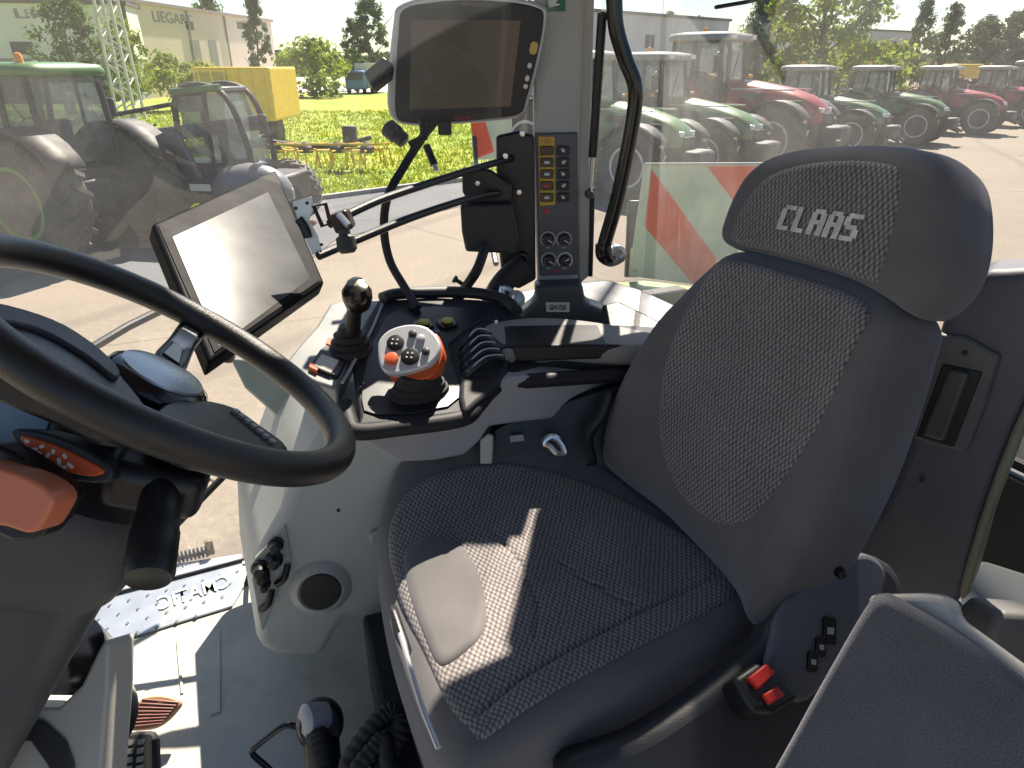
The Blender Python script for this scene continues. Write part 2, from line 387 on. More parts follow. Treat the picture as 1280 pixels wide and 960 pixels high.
# seat pan and bellows
pan = [fc.px(u, v, -.03) for u, v in cush_px]
pc = (sum(p[0] for p in pan)/len(pan), sum(p[1] for p in pan)/len(pan))
def scl(k, dx=0): return [(pc[0]+(p[0]-pc[0])*k+dx, pc[1]+(p[1]-pc[1])*k) for p in [(q.x, q.y) for q in cr_curve([V((a, b, 0)) for a, b in pan], 4, True)]]
obj('seat_pan', loft(B(), [[fc.at(x, y, h) for x, y in scl(k)] for k, h in ((.93, -.125), (.97, -.14), (.97, -.185), (.90, -.20))]), dark_pl, seat)
secs = []
for i in range(15): secs.append([fc.at(x, y, -.2-.25*i/14) for x, y in scl(.80+(.05 if i % 2 else 0), -.01)])
obj('suspension_bellows', loft(B(), secs), rubber, seat, sharp=60)
# lever and edge strip under the front edge
q = [W(500, 792, .94), W(515, 842, .89), W(530, 890, .85), W(548, 935, .81)]
obj('edge_strip', tube(B(), cr_curve(q, 6), .0035, 8), silver, seat)
obj('height_lever', prism(B(), [W(484, 758, 1.0), W(494, 762, .99), W(508, 802, .94), W(514, 820, .92), W(506, 824, .92), W(492, 798, .95)], FW*.02), blk_pl, seat, bevel=.004)
obj('seat_plinth', prism(B(), [WZ(u, v, -1.0) for u, v in [(452, 768), (560, 740), (900, 800), (900, 1000), (560, 1060), (500, 1000), (470, 860)]], Z*-.2), mat('carpet_dark', (.03, .032, .035), .95, bump=.8, bs=300, var=.3), seat, bevel=.01)

# backrest
LEAN = radians(18)
bU = -sF*sin(LEAN)+Z*cos(LEAN); bN = sF*cos(LEAN)+Z*sin(LEAN)
fb = Fr((.275, .925, -.72), -sR, bU, bN)             # x grows towards the camera side (image right)
def bz(x, y):
    c = 0.0
    h = .028*(abs(x-c)/.2)**3 - .006 + .012*math.exp(-((y-.18)/.12)**2)*math.exp(-(x/.15)**2)
    return min(h, .04)
back_px = [(935, 318), (908, 342), (878, 380), (843, 428), (817, 472), (798, 516), (789, 560), (790, 588), (808, 615), (846, 650), (900, 705), (945, 752), (972, 786), (998, 768), (1026, 722), (1060, 660), (1092, 590), (1118, 515), (1138, 448), (1146, 402), (1115, 368), (1060, 344), (980, 322)]
obj('backrest', pad(fb, [fb.px(u, v, -.05) for u, v in back_px], bz, edge=.05, depth=.12, bedge=.03, rings=50), fab_pl, seat, sharp=0)
bins_px = [(902, 330), (880, 365), (855, 415), (838, 465), (829, 520), (830, 565), (842, 605), (868, 638), (905, 657), (940, 650), (975, 615), (1012, 565), (1045, 505), (1068, 445), (1086, 400), (1074, 376), (1035, 358), (970, 338), (925, 326)]
bs1 = [fb.px(u, v) for u, v in [(935, 332), (905, 380), (893, 440)]]
obj('backrest_panel', pad(fb, [fb.px(u, v, .0) for u, v in bins_px], lambda x, y: bz(x, y)+.006, edge=.010, depth=.035, er=5, back=False, rings=80, seams=[], gw=.003), fab_dot, seat, sharp=0, label='woven dotted centre panel of the backrest')
# headrest
hN = 0.012
def hz(x, y): return .002 - .03*(x*x)
head_px = [(918, 307), (920, 286), (931, 256), (948, 226), (972, 205), (1008, 193), (1060, 188), (1110, 187), (1150, 190), (1186, 199), (1208, 220), (1217, 254), (1216, 305), (1204, 348), (1180, 380), (1152, 396), (1120, 376), (1070, 350), (1000, 328), (940, 314)]
hd = obj('headrest', pad(fb, [fb.px(u, v, -.045) for u, v in head_px], hz, edge=.034, depth=.105, bedge=.03, rings=60), fab_pl, seat, sharp=0)
hins_px = [(915, 300), (922, 270), (940, 240), (965, 218), (1005, 205), (1060, 200), (1110, 204), (1128, 215), (1124, 260), (1112, 310), (1098, 350), (1085, 350), (1020, 328), (960, 312)]
obj('headrest_panel', pad(fb, [fb.px(u, v, .0) for u, v in hins_px], lambda x, y: hz(x, y)+.0035, edge=.008, depth=.03, er=5, back=False, rings=60), fab_dot, hd, sharp=0, label='woven dotted front of the headrest')
# block lettering printed on the headrest
GL = {'C': ["011111", "110000", "110000", "110000", "110000", "110000", "111110"],
      'L': ["110000", "110000", "110000", "110000", "110000", "110000", "111110"],
      'A': ["011110", "110011", "110011", "111111", "110011", "110011", "110011"],
      'S': ["011111", "110000", "110000", "011110", "000011", "000011", "111110"]}
bm = B()
P00 = V((*fb.px(975, 287), 0)); P10 = V((*fb.px(1072, 304), 0)); P01 = V((*fb.px(986, 258), 0))
word = 'CLAAS'; ncol = len(word)*7-1
ex = (P10-P00)/ncol; ey = (P01-P00)/7
for li, ch in enumerate(word):
    for r_ in range(7):
        for c_ in range(6):
            if GL[ch][r_][c_] == '1':
                for s1 in range(2):
                    c0 = li*7+c_+s1*.5; r0 = 6-r_
                    co = [P00+ex*(c0+i)+ey*(r0+j) for i, j in ((-.2, -.12), (.72, -.12), (.72, 1.12), (-.2, 1.12))]
                    bm.faces.new([bm.verts.new(fb.at(p.x, p.y, hz(p.x, p.y)+.0058+.00004*len(bm.faces)%.0006)) for p in co])
bmesh.ops.remove_doubles(bm, verts=bm.verts, dist=1e-6)
obj('headrest_lettering', bm, mat('letter_grey', (.62, .60, .57), .85, var=.25, vs=60), hd, smooth=False, label='pale grey block lettering reading CLAAS')
# side cover with switches, below the backrest on the near side
side_px = [(700, 965), (800, 920), (880, 868), (930, 828), (962, 800), (970, 772), (1000, 735), (1045, 704), (1085, 690), (1130, 720), (1130, 800), (1080, 900), (1020, 1000), (800, 1040)]
fsd = Fr(W(990, 800, .93), -sF, Z*.75-sR*-.66, None); fsd = Fr(W(990, 800, .93), -sF, (Z*.8+sR*.6), (-sR*.8+Z*.6))
sc_ = obj('side_cover', pslab(fsd, side_px, -.06, 0, 3), dark_pl, seat, bevel=.018, seg=4)
arc_px = [(968, 800), (975, 770), (1000, 735), (1045, 704), (1085, 692), (1110, 720), (1090, 790), (1040, 850), (1000, 880), (962, 850)]
obj('hinge_cover', pslab(fsd, arc_px, 0, .02, 4), mat('hinge_grey', (.10, .105, .13), .5, bump=.2), seat, bevel=.008, seg=3)
for (u, v, w, h) in ((1023, 786, .020, .036), (1012, 806, .015, .026), (1002, 824, .015, .026)):
    x, y = fsd.px(u, v)
    sw = obj('seat_switch', slab(fsd, rrect(x, y, w, h, .004, 3, radians(-20)), .015, .024), gloss_blk, sc_, bevel=.001)
    obj('symbol', slab(fsd, rrect(x, y, w*.5, h*.25, .001, 2, radians(-20)), .022, .0248), grey_print, sc_)
# belt buckle
fbk = Fr(W(958, 858, .86), -sF, (Z*.5+sR*.87), (-sR*.5+Z*.87)*1.0)
bk = obj('belt_buckle', pslab(fbk, [(917, 848), (948, 826), (985, 850), (1000, 872), (968, 892), (940, 888)], -.05, 0), blk_pl, seat, bevel=.007, seg=3)
obj('release_button', pslab(fbk, [(936, 847), (958, 829), (971, 840), (949, 861)], -.01, .008), red_pl, bk, bevel=.002)
obj('release_button', pslab(fbk, [(954, 868), (972, 857), (982, 869), (962, 881)], -.01, .006), red_pl, bk, bevel=.002)
# wiring connector at the hinge
obj('seat_connector', box(B(), W(1050, 716, .93), .016, .012, .014, sR, -sF, Z), blk_pl, seat, bevel=.004)

# ============================================================ LEFT ARMREST (bottom right of the picture)
arm = thing('padded_armrest', 'blue grey fabric padded armrest in the near right corner, its top edge in the sun', 'armrest', W(1150, 980, .62)-Z*.15)
a_n = V((-.64, -.55, .44)).normalized(); a_x = V((.72, -.6, .15)); a_x = (a_x - a_n*a_x.dot(a_n)).normalized(); a_y = a_n.cross(a_x)
fa = Fr(W(1150, 870, .68), a_x, a_y, a_n)
arm_px = [(1086, 754), (1104, 743), (1120, 748), (1180, 782), (1240, 822), (1300, 865), (1400, 940), (1420, 1060), (1250, 1110), (1000, 1110), (940, 1050), (954, 990), (994, 915), (1040, 832)]
obj('cushion', pad(fa, [fa.px(u, v, -.01) for u, v in arm_px], lambda x, y: -.3*(x*x+y*y)*.3, edge=.010, depth=.028, bedge=.008, rings=20), fab_arm, arm, sharp=0)
sh = [fa.px(u, v, -.03) for u, v in [(1085, 744), (1150, 742), (1178, 744), (1196, 756), (1198, 775), (1300, 850), (1420, 940), (1400, 1050), (1100, 1050)]]
obj('shell', slab(fa, sh, -.058, -.025), cream_pl, arm, bevel=.008, seg=3)

# ============================================================ REAR SIDE TRIM behind the seat
rt = thing('rear_side_trim', 'tall dark moulded trim panel with recessed latch, behind the seat on the right', 'trim panel', W(1180, 760, 1.0)-Z*.2)
fr_ = Fr(W(1190, 520, 1.0), -sR, (Z*.95+(-sF)*.3), (sF*.95+Z*.3)); 
fr_ = Fr(W(1190, 520, 1.0), (-sR*.8+V((1, 0, 0))*.6), Z, None); fr_.n = -V(fr_.x.cross(fr_.y)) if fr_.x.cross(fr_.y).y > 0 else fr_.x.cross(fr_.y)
body_px = [(1178, 400), (1205, 362), (1228, 343), (1255, 339), (1330, 345), (1340, 430), (1290, 500), (1255, 580), (1228, 660), (1205, 745), (1140, 790), (1060, 770), (1040, 700), (1095, 640), (1140, 540)]
obj('panel', pslab(fr_, body_px, -.10, 0, 4), mat('trim_charcoal', (.10, .10, .125), .5, bump=.25, bs=500, dirt=(.14, .135, .125), dlo=.56, dhi=.85), rt, bevel=.016, seg=4)
hp = [(1172, 418), (1240, 440), (1247, 460), (1212, 560), (1195, 563), (1142, 548), (1150, 510)]
hl = obj('latch_plate', pslab(fr_, hp, -.01, .010, 2), mat('latch_grey', (.11, .112, .118), .45), rt, bevel=.004)
obj('latch_pocket', pslab(fr_, [(1178, 455), (1228, 465), (1192, 560), (1145, 546)], .004, .0125), blk_pl, hl, bevel=.002)
obj('latch_handle', pslab(fr_, [(1186, 462), (1212, 468), (1180, 553), (1152, 545)], .010, .022), mat('latch_hl', (.075, .08, .075), .35), hl, bevel=.005, seg=3)
for u, v in ((1206, 441), (1152, 600)): obj('screw', lathe(B(), fr_.at(*fr_.px(u, v, .01), .008), fr_.n, [(.004, 0), (.004, .003), (0, .003)], 10), blk_pl, rt)
gs = [(1295, 500), (1283, 500), (1245, 590), (1212, 690), (1198, 745), (1212, 742), (1232, 668), (1262, 590)]
obj('edge_moulding', pslab(fr_, gs, -.08, .012, 2), mat('olive_trim', (.20, .21, .15), .5), rt, bevel=.004)

# ============================================================ STEERING WHEEL
wn = V((.551, .263, .792)).normalized(); wC = V((-.3583, .6630, -.2781)); WR = .200
wx = Z.cross(wn).normalized(); wy = wn.cross(wx)
whl = thing('steering_wheel', 'black thick rimmed steering wheel with silver blue hub cap and three spokes', 'steering wheel', wC-wn*.05)
fw_ = Fr(wC, wx, wy, wn)
obj('rim', tube(B(), [fw_.at(WR*cos(2*pi*k/96), WR*sin(2*pi*k/96)) for k in range(96)], .0172, 20, closed=True), rim_m, whl, sharp=0)
obj('hub', lathe(B(), wC-wn*.115, wn, [(.060, 0), (.058, .03), (.048, .045), (.047, .075)], 40), blk_pl, whl, bevel=.003)
cp = obj('hub_cap', lathe(B(), wC-wn*.044, wn, [(.040, 0), (.052, .003), (.054, .012), (.051, .019), (.044, .0235), (.030, .026), (0, .027)], 48), gloss_blk, whl)
obj('cap_badge', lathe(B(), wC-wn*.0205, wn, [(.043, 0), (.042, .0025), (.030, .0052), (0, .0062)], 48), mat('badge_blue_silver', (.38, .42, .46), .28, metal=.5, var=.08, rvar=.05), cp)
def spoke(pix, h0, h1, m, lab=None, cv=3):
    return obj('spoke', pslab(fw_, pix, h0, h1, cv), m, whl, bevel=.005, seg=3, label=lab)
sp = spoke([(196, 442), (214, 418), (236, 392), (262, 406), (246, 432), (230, 462)], -.034, -.016, blk_pl, 'upper spoke with a silver inlay')
obj('spoke_inlay', pslab(fw_, [(214, 424), (236, 399), (254, 408), (240, 432), (228, 438)], -.02, -.0135), silver, sp, bevel=.002)
obj('spoke_inlay', pslab(fw_, [(203, 440), (218, 424), (230, 436), (226, 456)], -.02, -.0135), gloss_blk, sp, bevel=.002)
sp2 = spoke([(196, 520), (215, 500), (250, 498), (292, 508), (325, 530), (362, 560), (330, 572), (290, 568), (235, 556)], -.050, -.024, blk_pl, 'lower right spoke with a row of small keys')
for k in range(7):
    u, v = 296+k*7.5, 512+k*6.2
    x, y = fw_.px(u, v, -.02)
    obj('spoke_key', slab(fw_, rrect(x, y, .0065, .009, .0012, 2, .8), -.024, -.0205), grey_pl, sp2)
sp3 = spoke([(-30, 378), (30, 388), (80, 408), (125, 440), (165, 482), (190, 520), (150, 520), (90, 492), (40, 470), (-30, 432)], -.055, -.022, blk_pl, 'broad far left spoke in gloss black')
obj('spoke_inlay', pslab(fw_, [(-30, 374), (30, 386), (82, 406), (126, 436), (150, 462), (143, 470), (108, 443), (60, 415), (20, 402), (-30, 394)], -.024, -.017, 3), col_pl, sp3, bevel=.002)

# ============================================================ STEERING COLUMN
col = thing('steering_column', 'dark grey moulded steering column with orange lever, left of the pedals', 'steering column', wC-wn*.62-Z*.3)
def csec(s, a, b, ox=0, oy=0, n=48, e=3.2, sh=0):
    C = wC-wn*s; out = []
    for k in range(n):
        t = 2*pi*k/n; c_, s_ = cos(t), sin(t)
        out.append(C + wx*(ox+a*math.copysign(abs(c_)**(2/e), c_)) + wy*(oy+b*math.copysign(abs(s_)**(2/e), s_)))
    return out
body = obj('column_body', loft(B(), [csec(.135, .118, .090, 0, .03), csec(.15, .128, .102, 0, .03), csec(.19, .130, .104, 0, .03), csec(.235, .122, .096, 0, .03), csec(.26, .100, .092, 0, .03), csec(.34, .092, .088, -.025, .03), csec(.44, .088, .085, -.055, .03), csec(.50, .086, .082, -.072, .03), csec(.52, .075, .07, -.075, .03)]), col_pl, col, bevel=0, sharp=50)
# display pod at the far left
fd = Fr(W(-6, 515, .62), V((.8, .35, -.25)), V((-.1, .45, .9)))
pod = obj('display_pod', lathe(B(), W(-14, 520, .66), -FW+V((.35, 0, .35)), [(.070, -.10), (.072, .0), (.066, .012), (.058, .012), (.056, .004), (0, .004)], 40), col_pl, col, bevel=.003)
obj('display_glass', lathe(B(), W(-14, 520, .66)+(-FW+V((.35, 0, .35))).normalized()*.0055, -FW+V((.35, 0, .35)), [(.055, 0), (.054, .002), (0, .003)], 40), mat('pod_glass', (.25, .36, .48), .12, rvar=.04), pod)
# orange band with white marks; plane of the column's seat side face
cs = Fr(wC-wn*.195+wy*-.0749, wx, wn*-1, None)
fo = Fr(W(80, 572, .60), V((.86, -.1, -.38)), V((.25, .5, .8)), V((-.05, -.86, .48)))
bd = obj('orange_band', pslab(fo, [(26, 553), (60, 556), (100, 568), (130, 582), (110, 590), (75, 586), (45, 574)], -.02, .002, 3), orange2, col, bevel=.0015)
for k, (u, v) in enumerate([(36, 558), (44, 566), (54, 562), (60, 572), (68, 566), (74, 577), (82, 570), (88, 580), (50, 570), (78, 583)]):
    x, y = fo.px(u, v, .002)
    obj('white_mark', slab(fo, rrect(x, y, .004+.002*(k % 2), .0028, .0008, 2, .4*k), .0015, .0028), white_pt, bd)
obj('band_surround', pslab(fo, [(14, 549), (60, 546), (110, 560), (140, 580), (128, 596), (75, 596), (35, 582)], -.03, -.0005, 3), dark_pl, col, bevel=.004)
fo2 = Fr(W(30, 628, .55), V((.9, -.1, -.3)), V((.2, .4, .85)), V((-.05, -.9, .42)))
obj('lever_recess', pslab(fo2, [(-20, 570), (20, 572), (80, 610), (72, 630), (40, 670), (-20, 668)], -.04, -.012, 2), blk_pl, col, bevel=.004)
obj('orange_lever', pslab(fo2, [(-30, 588), (10, 590), (50, 601), (70, 618), (60, 640), (38, 663), (5, 658), (-30, 650)], -.018, .012, 3), mat('salmon_lever', (.62, .19, .10), .4, var=.08), col, bevel=.009, seg=4)
# stalk
a, b_ = W(203, 610, .640), W(185, 724, .575); ax = (b_-a); L_ = ax.length
stk = obj('indicator_stalk', lathe(B(), a-ax.normalized()*.03, ax, [(.014, 0), (.017, .03), (.0185, L_*.6), (.0195, L_*.82), (.0205, L_*.84), (.0208, L_+.024), (.0185, L_+.030), (.0165, L_+.029), (0, L_+.029)], 32), blk_pl, col)
bx_ = Fr((a+b_)/2, ax.cross(-FW), -ax, None)
bx_ = Fr((a+b_)/2 - FW*.0187, (RX-ax.normalized()*RX.dot(ax.normalized())), -ax, None)
for k in range(5): obj('stalk_symbol', slab(Fr(bx_.at(.006, .03-.006*k, 0), bx_.x, bx_.y), rrect(0, 0, .004, .0022, .0005, 2, .4*k), -.004, .0012), white_pt, stk)
obj('stalk_collar', box(B(), W(196, 600, .655), .09, .06, .05, V((.9, .2, -.35)).normalized(), V((-.2, .95, 0)).normalized(), V((.35, .1, .9)).normalized()), blk_pl, col, bevel=.015, seg=4)
# boot and foot shell
obj('column_boot', lathe(B(), W(40, 836, .97)-V((0, 0, .12)), V((.15, -.1, 1)), [(.11, 0), (.10, .05), (.098, .12), (.085, .16), (.06, .17), (0, .17)], 36), gloss_blk, col)
shell_px = [(-60, 872), (20, 880), (72, 886), (98, 862), (112, 828), (122, 806), (128, 812), (132, 870), (134, 1010), (-60, 1010)]
ff = Fr(W(60, 900, .76), V((1, .12, .1)), V((-.05, .6, .8)), None)
ft = obj('column_foot', pslab(ff, shell_px, -.06, 0), cream_pl, col, bevel=.010, seg=4)
obj('foot_recess', pslab(ff, [(-60, 885), (10, 890), (55, 902), (85, 930), (98, 960), (100, 1010), (70, 1010), (66, 960), (40, 925), (-60, 915)], .001, .005, 0), dark_pl, ft, bevel=.002)

# ============================================================ PEDALS
pf = Fr(W(188, 893, 1.30), V((.95, .25, 0)), V((-.15, .75, .6)), None)
pedal = thing('brake_pedal', 'worn orange brown ribbed pedal above the black one', 'pedal', W(188, 893, 1.30)-Z*.1)
p_px = [(150, 910), (160, 895), (175, 874), (200, 870), (224, 878), (222, 888), (205, 905), (185, 912)]
obj('pad', pslab(pf, p_px, -.018, 0, 3), mat('worn_pedal', (.50, .30, .17), .55, dirt=(.25, .12, .06), dlo=.45, dhi=.6), pedal, bevel=.004)
for k in range(8):
    t = k/7; a_ = (155+22*t, 908-34*t); c_ = (203+20*t, 905-25*t)
    A_ = pf.at(*pf.px(*a_), .001); C_ = pf.at(*pf.px(*c_), .001)
    obj('rib', tube(B(), [A_, (A_+C_)/2+pf.n*.002, C_], .0022, 6), mat('pedal_rib', (.22, .07, .05), .5), pedal)
obj('arm', tube(B(), cr_curve([W(155, 905, 1.31), W(140, 912, 1.32), W(122, 926, 1.36)], 6), .008, 10), blk_pl, pedal)
pedal2 = thing('black_grid_pedal', 'black rubber pedal with square grid holes at the bottom edge', 'pedal', W(165, 945, 1.22)-Z*.1)
pf2 = Fr(W(165, 940, 1.20), V((.97, .2, 0)), V((-.1, .8, .55)), None)
pp = obj('pad', pslab(pf2, [(136, 935), (145, 918), (190, 915), (194, 940), (190, 1000), (138, 1000)], -.02, 0, 2), rubber, pedal2, bevel=.006)
for i in range(3):
    for j in range(5):
        x, y = pf2.px(150+i*13, 928+j*11); obj('grid_stud', slab(pf2, rrect(x, y, .011, .009, .002, 2), 0, .004), mat('stud_metal', (.35, .33, .28), .4, metal=.6), pp)
obj('arm', tube(B(), [W(193, 925, 1.19), W(194, 960, 1.17), W(190, 1000, 1.16)], .009, 10), blk_pl, pedal2)

# ============================================================ FLOOR
ZF = -1.2
struct(obj('floor', cbox(B(), -1.35, 1.3, -.5, 1.62, ZF-.05, ZF), mat_fl))
for (u0, v0, u1, v1, w) in ((269, 790, 269, 893, .022), (222, 800, 228, 868, .006)):
    a_, c_ = WZ(u0, v0, ZF), WZ(u1, v1, ZF); d = (c_-a_); l = d.length; d.normalize()
    struct(obj('floor_rib', box(B(), (a_+c_)/2+Z*.0022, l, w, .004, d, Z.cross(d), Z), mat_fl, bevel=.0015))
tp = thing('tread_plate', 'blue grey metal tread plate with raised studs and mirrored CMATIC lettering', 'tread plate', WZ(220, 745, ZF))
ft_ = Fr(WZ(220, 750, ZF+.004), -F, -R, None); ft_.n = Z
tp_px = [(90, 735), (150, 722), (200, 708), (250, 700), (302, 692), (305, 732), (290, 757), (230, 775), (160, 797), (100, 815), (40, 830), (30, 760)]
plate = obj('plate', pslab(ft_, tp_px, -.002, .003), tread_m, tp)
for i in range(-14, 22):
    for j in range(-5, 5):
        x, y = i*.042+(j % 2)*.021, j*.042
        P = ft_.at(x, y, .003)
        d_ = P; w_ = d_.dot(FW); u, v = 640+FOC*d_.dot(RX)/w_, 480-FOC*d_.dot(UP)/w_
        inside = False; k2 = len(tp_px)-1
        for k in range(len(tp_px)):
            (xa, ya), (xb, yb) = tp_px[k], tp_px[k2]
            if (ya > v) != (yb > v) and u < (xb-xa)*(v-ya)/(yb-ya)+xa: inside = not inside
            k2 = k
        if inside: obj('stud', lathe(B(), P-Z*.001, Z, [(.0075, 0), (.005, .003), (0, .0035)], 8, 1, .6), mat('stud_dark', (.16, .17, .19), .4, metal=.4), plate)
a_ = V((*ft_.px(287, 727), 0)); c_ = V((*ft_.px(198, 757), 0)); d = c_-a_
text('CMATIC', ft_, (a_.x+c_.x)/2, (a_.y+c_.y)/2, d.length, .052, mat('plate_print', (.72, .78, .60), .5), plate, rot=atan2(d.y, d.x), bold=.006, lift=.0068, name='plate_lettering')
obj('comb_edge', tube(B(), [WZ(215, 700, ZF+.01), WZ(250, 692, ZF+.01), WZ(262, 688, ZF+.01)], .006, 6), blk_pl, tp)
for k in range(9):
    obj('comb_tooth', box(B(), WZ(218+k*5, 698-k*1.1, ZF+.02), .006, .01, .03, F, R, Z), blk_pl, tp)
obj('comb_end', box(B(), WZ(262, 684, ZF+.03), .02, .015, .045, F, R, Z), mat('comb_brown', (.12, .09, .06), .6), tp, bevel=.003)

# ============================================================ RIGHT SIDE TRIM (light grey, by the floor)
n1 = V((.25, -.96, .12)).normalized()
f1 = Fr(W(400, 800, 1.40), V((1, .26, 0)), n1.cross(V((1, .26, 0)).normalized()), n1)
st = thing('side_trim', 'light grey moulded trim with round black cap and switch plate, below the armrest console', 'trim panel', W(400, 823, 1.4)-Z*.06)
tr_px = [(322, 800), (326, 812), (345, 820), (402, 824), (412, 808), (430, 776), (500, 772), (560, 770), (585, 700), (592, 570), (560, 505), (440, 505), (400, 545), (372, 590), (353, 640), (330, 680), (318, 705)]
obj('panel', prism(B(), [f1.at(*f1.px(u, v), 0) for u, v in tr_px], R*.40), lgrey_pl, st, bevel=.020, seg=5)
x, y = f1.px(398, 735)
obj('cap_collar', lathe(B(), f1.at(x+.004, y, 0), n1, [(.064, -.002), (.058, .004), (.049, .012), (.0445, .015), (.042, .013)], 40), lgrey_pl, st)
obj('round_cap', lathe(B(), f1.at(x+.004, y, .007), n1, [(.0405, 0), (.0405, .009), (.038, .011), (0, .0125)], 40), mat('cap_black', (.022, .02, .018), .55, bump=.2), st)
sw = obj('switch_plate', pslab(f1, [(357, 656), (365, 700), (327, 790), (315, 725), (318, 700)], -.01, .004), mat('switch_plate', (.33, .34, .32), .5, bump=.3), st, bevel=.002)
for (u, v, r_) in ((345, 678, .015), (343, 697, .017), (326, 708, .018), (331, 727, .012), (328, 717, .015)):
    x, y = f1.px(u, v); obj('rotary_switch', lathe(B(), f1.at(x, y, .003), n1, [(r_, 0), (r_, .008), (r_*.7, .012), (r_*.62, .026), (r_*.4, .028), (0, .028)], 16), blk_pl, sw)
for (u, v) in ((355, 718), (335, 750)):
    q = [f1.at(*f1.px(u+5, v-14), .006), f1.at(*f1.px(u+1, v), .014), f1.at(*f1.px(u-9, v+10), .006)]
    obj('hook_switch', tube(B(), cr_curve(q, 5), .0065, 8), blk_pl, sw)
obj('edge_seal', tube(B(), cr_curve([W(392, 545, 1.62), W(352, 600, 1.66), W(330, 655, 1.70), W(308, 730, 1.74), (W(300, 770, 1.66))], 6), .006, 8), rubber, st)
obj('trim_ledge', pslab(f1, [(462, 668), (480, 660), (560, 655), (560, 690), (462, 682)], -.01, .015, 0), mat('ledge_grey', (.33, .34, .36), .5, bump=.2), st, bevel=.006)
obj('screw', lathe(B(), f1.at(*f1.px(423, 638), 0), n1, [(.004, 0), (.003, .002), (0, .002)], 10), blk_pl, st)

# ============================================================ ARMREST CONSOLE
con = thing('armrest_console', 'dark armrest console with orange joystick, gear lever and sunlit pad, right of the seat', 'control console', W(600, 560, 1.320)-Z*.1)
CD = V((.891, .454, 0)); cN = V((.454, -.891, 0))
f2 = Fr(W(440, 530, 1.155), CD, Z, cN)
g_px = [(440, 532), (442, 547), (468, 562), (497, 581), (545, 579), (583, 572), (603, 553), (614, 536), (640, 532), (733, 522), (765, 492), (800, 472), (860, 462), (790, 462), (700, 468), (640, 475), (618, 482), (600, 500), (577, 517), (500, 528)]
obj('console_side', prism(B(), [f2.at(*f2.px(u, v), -.006) for u, v in g_px], -cN*.20), grey_pl, con, bevel=.012, seg=4)
pn = (Z-R*.22).normalized(); px_ = (CD-pn*CD.dot(pn)).normalized()
f3 = Fr(W(440, 527, 1.150), px_, pn.cross(px_), pn)
tray_px = [(440, 452), (450, 520), (446, 532), (500, 527), (577, 516), (600, 497), (616, 478), (640, 470), (700, 440), (660, 400), (640, 385), (600, 374), (540, 371), (478, 375), (462, 392), (447, 425)]
obj('console_top', pslab(f3, tray_px, -.03, 0, 0), mat('console_black', (.017, .019, .024), .6, spec=.3), con, bevel=.006, seg=3)
obj('front_lip', tube(B(), cr_curve([f3.at(*f3.px(u, v), -.012) for u, v in [(430, 500), (436, 520), (446, 533), (500, 528), (577, 517), (598, 499), (616, 480), (640, 472), (720, 466), (800, 461)]], 5), .016, 12, flat=.9), mat('lip_plastic', (.022, .022, .025), .6, spec=.3), con)
rim_px = [(478, 376), (500, 370), (560, 368), (600, 370), (630, 378), (645, 392)]
obj('tray_rim', tube(B(), cr_curve([f3.at(*f3.px(u, v), .006) for u, v in rim_px], 6), .016, 12, flat=.8), dark_pl, con)
obj('tray_floor', pslab(f3, [(452, 500), (470, 518), (560, 508), (575, 480), (560, 430), (600, 400), (590, 385), (500, 385), (475, 410), (458, 450)], -.001, .0035, 2), mat('tray_black', (.012, .013, .018), .38, spec=.4), con, bevel=.001)
obj('divider_line', tube(B(), cr_curve([f3.at(*f3.px(u, v), .003) for u, v in [(478, 382), (464, 415), (445, 450), (428, 480)]], 5), .003, 6), grey_pl, con)
# silver front lobe with switches
lobe_px = [(352, 458), (375, 430), (395, 408), (412, 380), (440, 372), (478, 374), (462, 400), (446, 430), (422, 486), (395, 478)]
lobe = obj('side_lobe', pslab(f3, lobe_px, -.05, -.004), mat('lobe_silver', (.20, .21, .21), .38, metal=.2), con, bevel=.006, seg=3)
obj('switch_block', pslab(f3, [(400, 437), (412, 428), (438, 440), (422, 470), (386, 458)], -.01, .003), blk_pl, lobe, bevel=.001)
obj('display_key', pslab(f3, [(402, 442), (424, 450), (414, 466), (392, 457)], .002, .006), mat('key_cream', (.55, .52, .45), .25), lobe, bevel=.001)  # pale cream key face
for a4 in ([(410, 421), (424, 425), (419, 434), (407, 429)], [(425, 426), (440, 432), (435, 441), (421, 435)], [(388, 452), (400, 456), (396, 463), (386, 458)]):
    obj('orange_key', pslab(f3, a4, -.004, .005), orange, lobe, bevel=.001)
# gear lever
lb = W(438, 425, 1.320); lt = W(446, 368, 1.243)
lev = obj('gear_lever', tube(B(), cr_curve([lb-Z*.02, (lb+lt)/2, lt], 5), lambda t: .016-.004*t, 12), blk_pl, con)
obj('lever_boot', lathe(B(), W(438, 428, 1.320)-Z*.02, Z, [(.045, 0), (.042, .012), (.036, .014), (.037, .024), (.030, .026), (.031, .038), (.024, .040), (.018, .055)], 24), rubber, con)
kk = obj('lever_knob', lathe(B(), lt-Z*.03, (Z+V((.1, -.35, 0))), [(.012, 0), (.022, .010), (.027, .028), (.027, .042), (.020, .054), (.008, .058), (0, .058)], 28), mat('knob_black', (.015, .012, .01), .22, rvar=.05), con)
obj('knob_cap', lathe(B(), lt+Z*.0235+V((.002, -.009, 0)), (Z+V((.1, -.35, 0))), [(.0165, -.001), (.015, .004), (.006, .0065), (0, .007)], 24), mat('knob_cream', (.5, .45, .33), .25, metal=.4), kk)  # cream top of the black knob
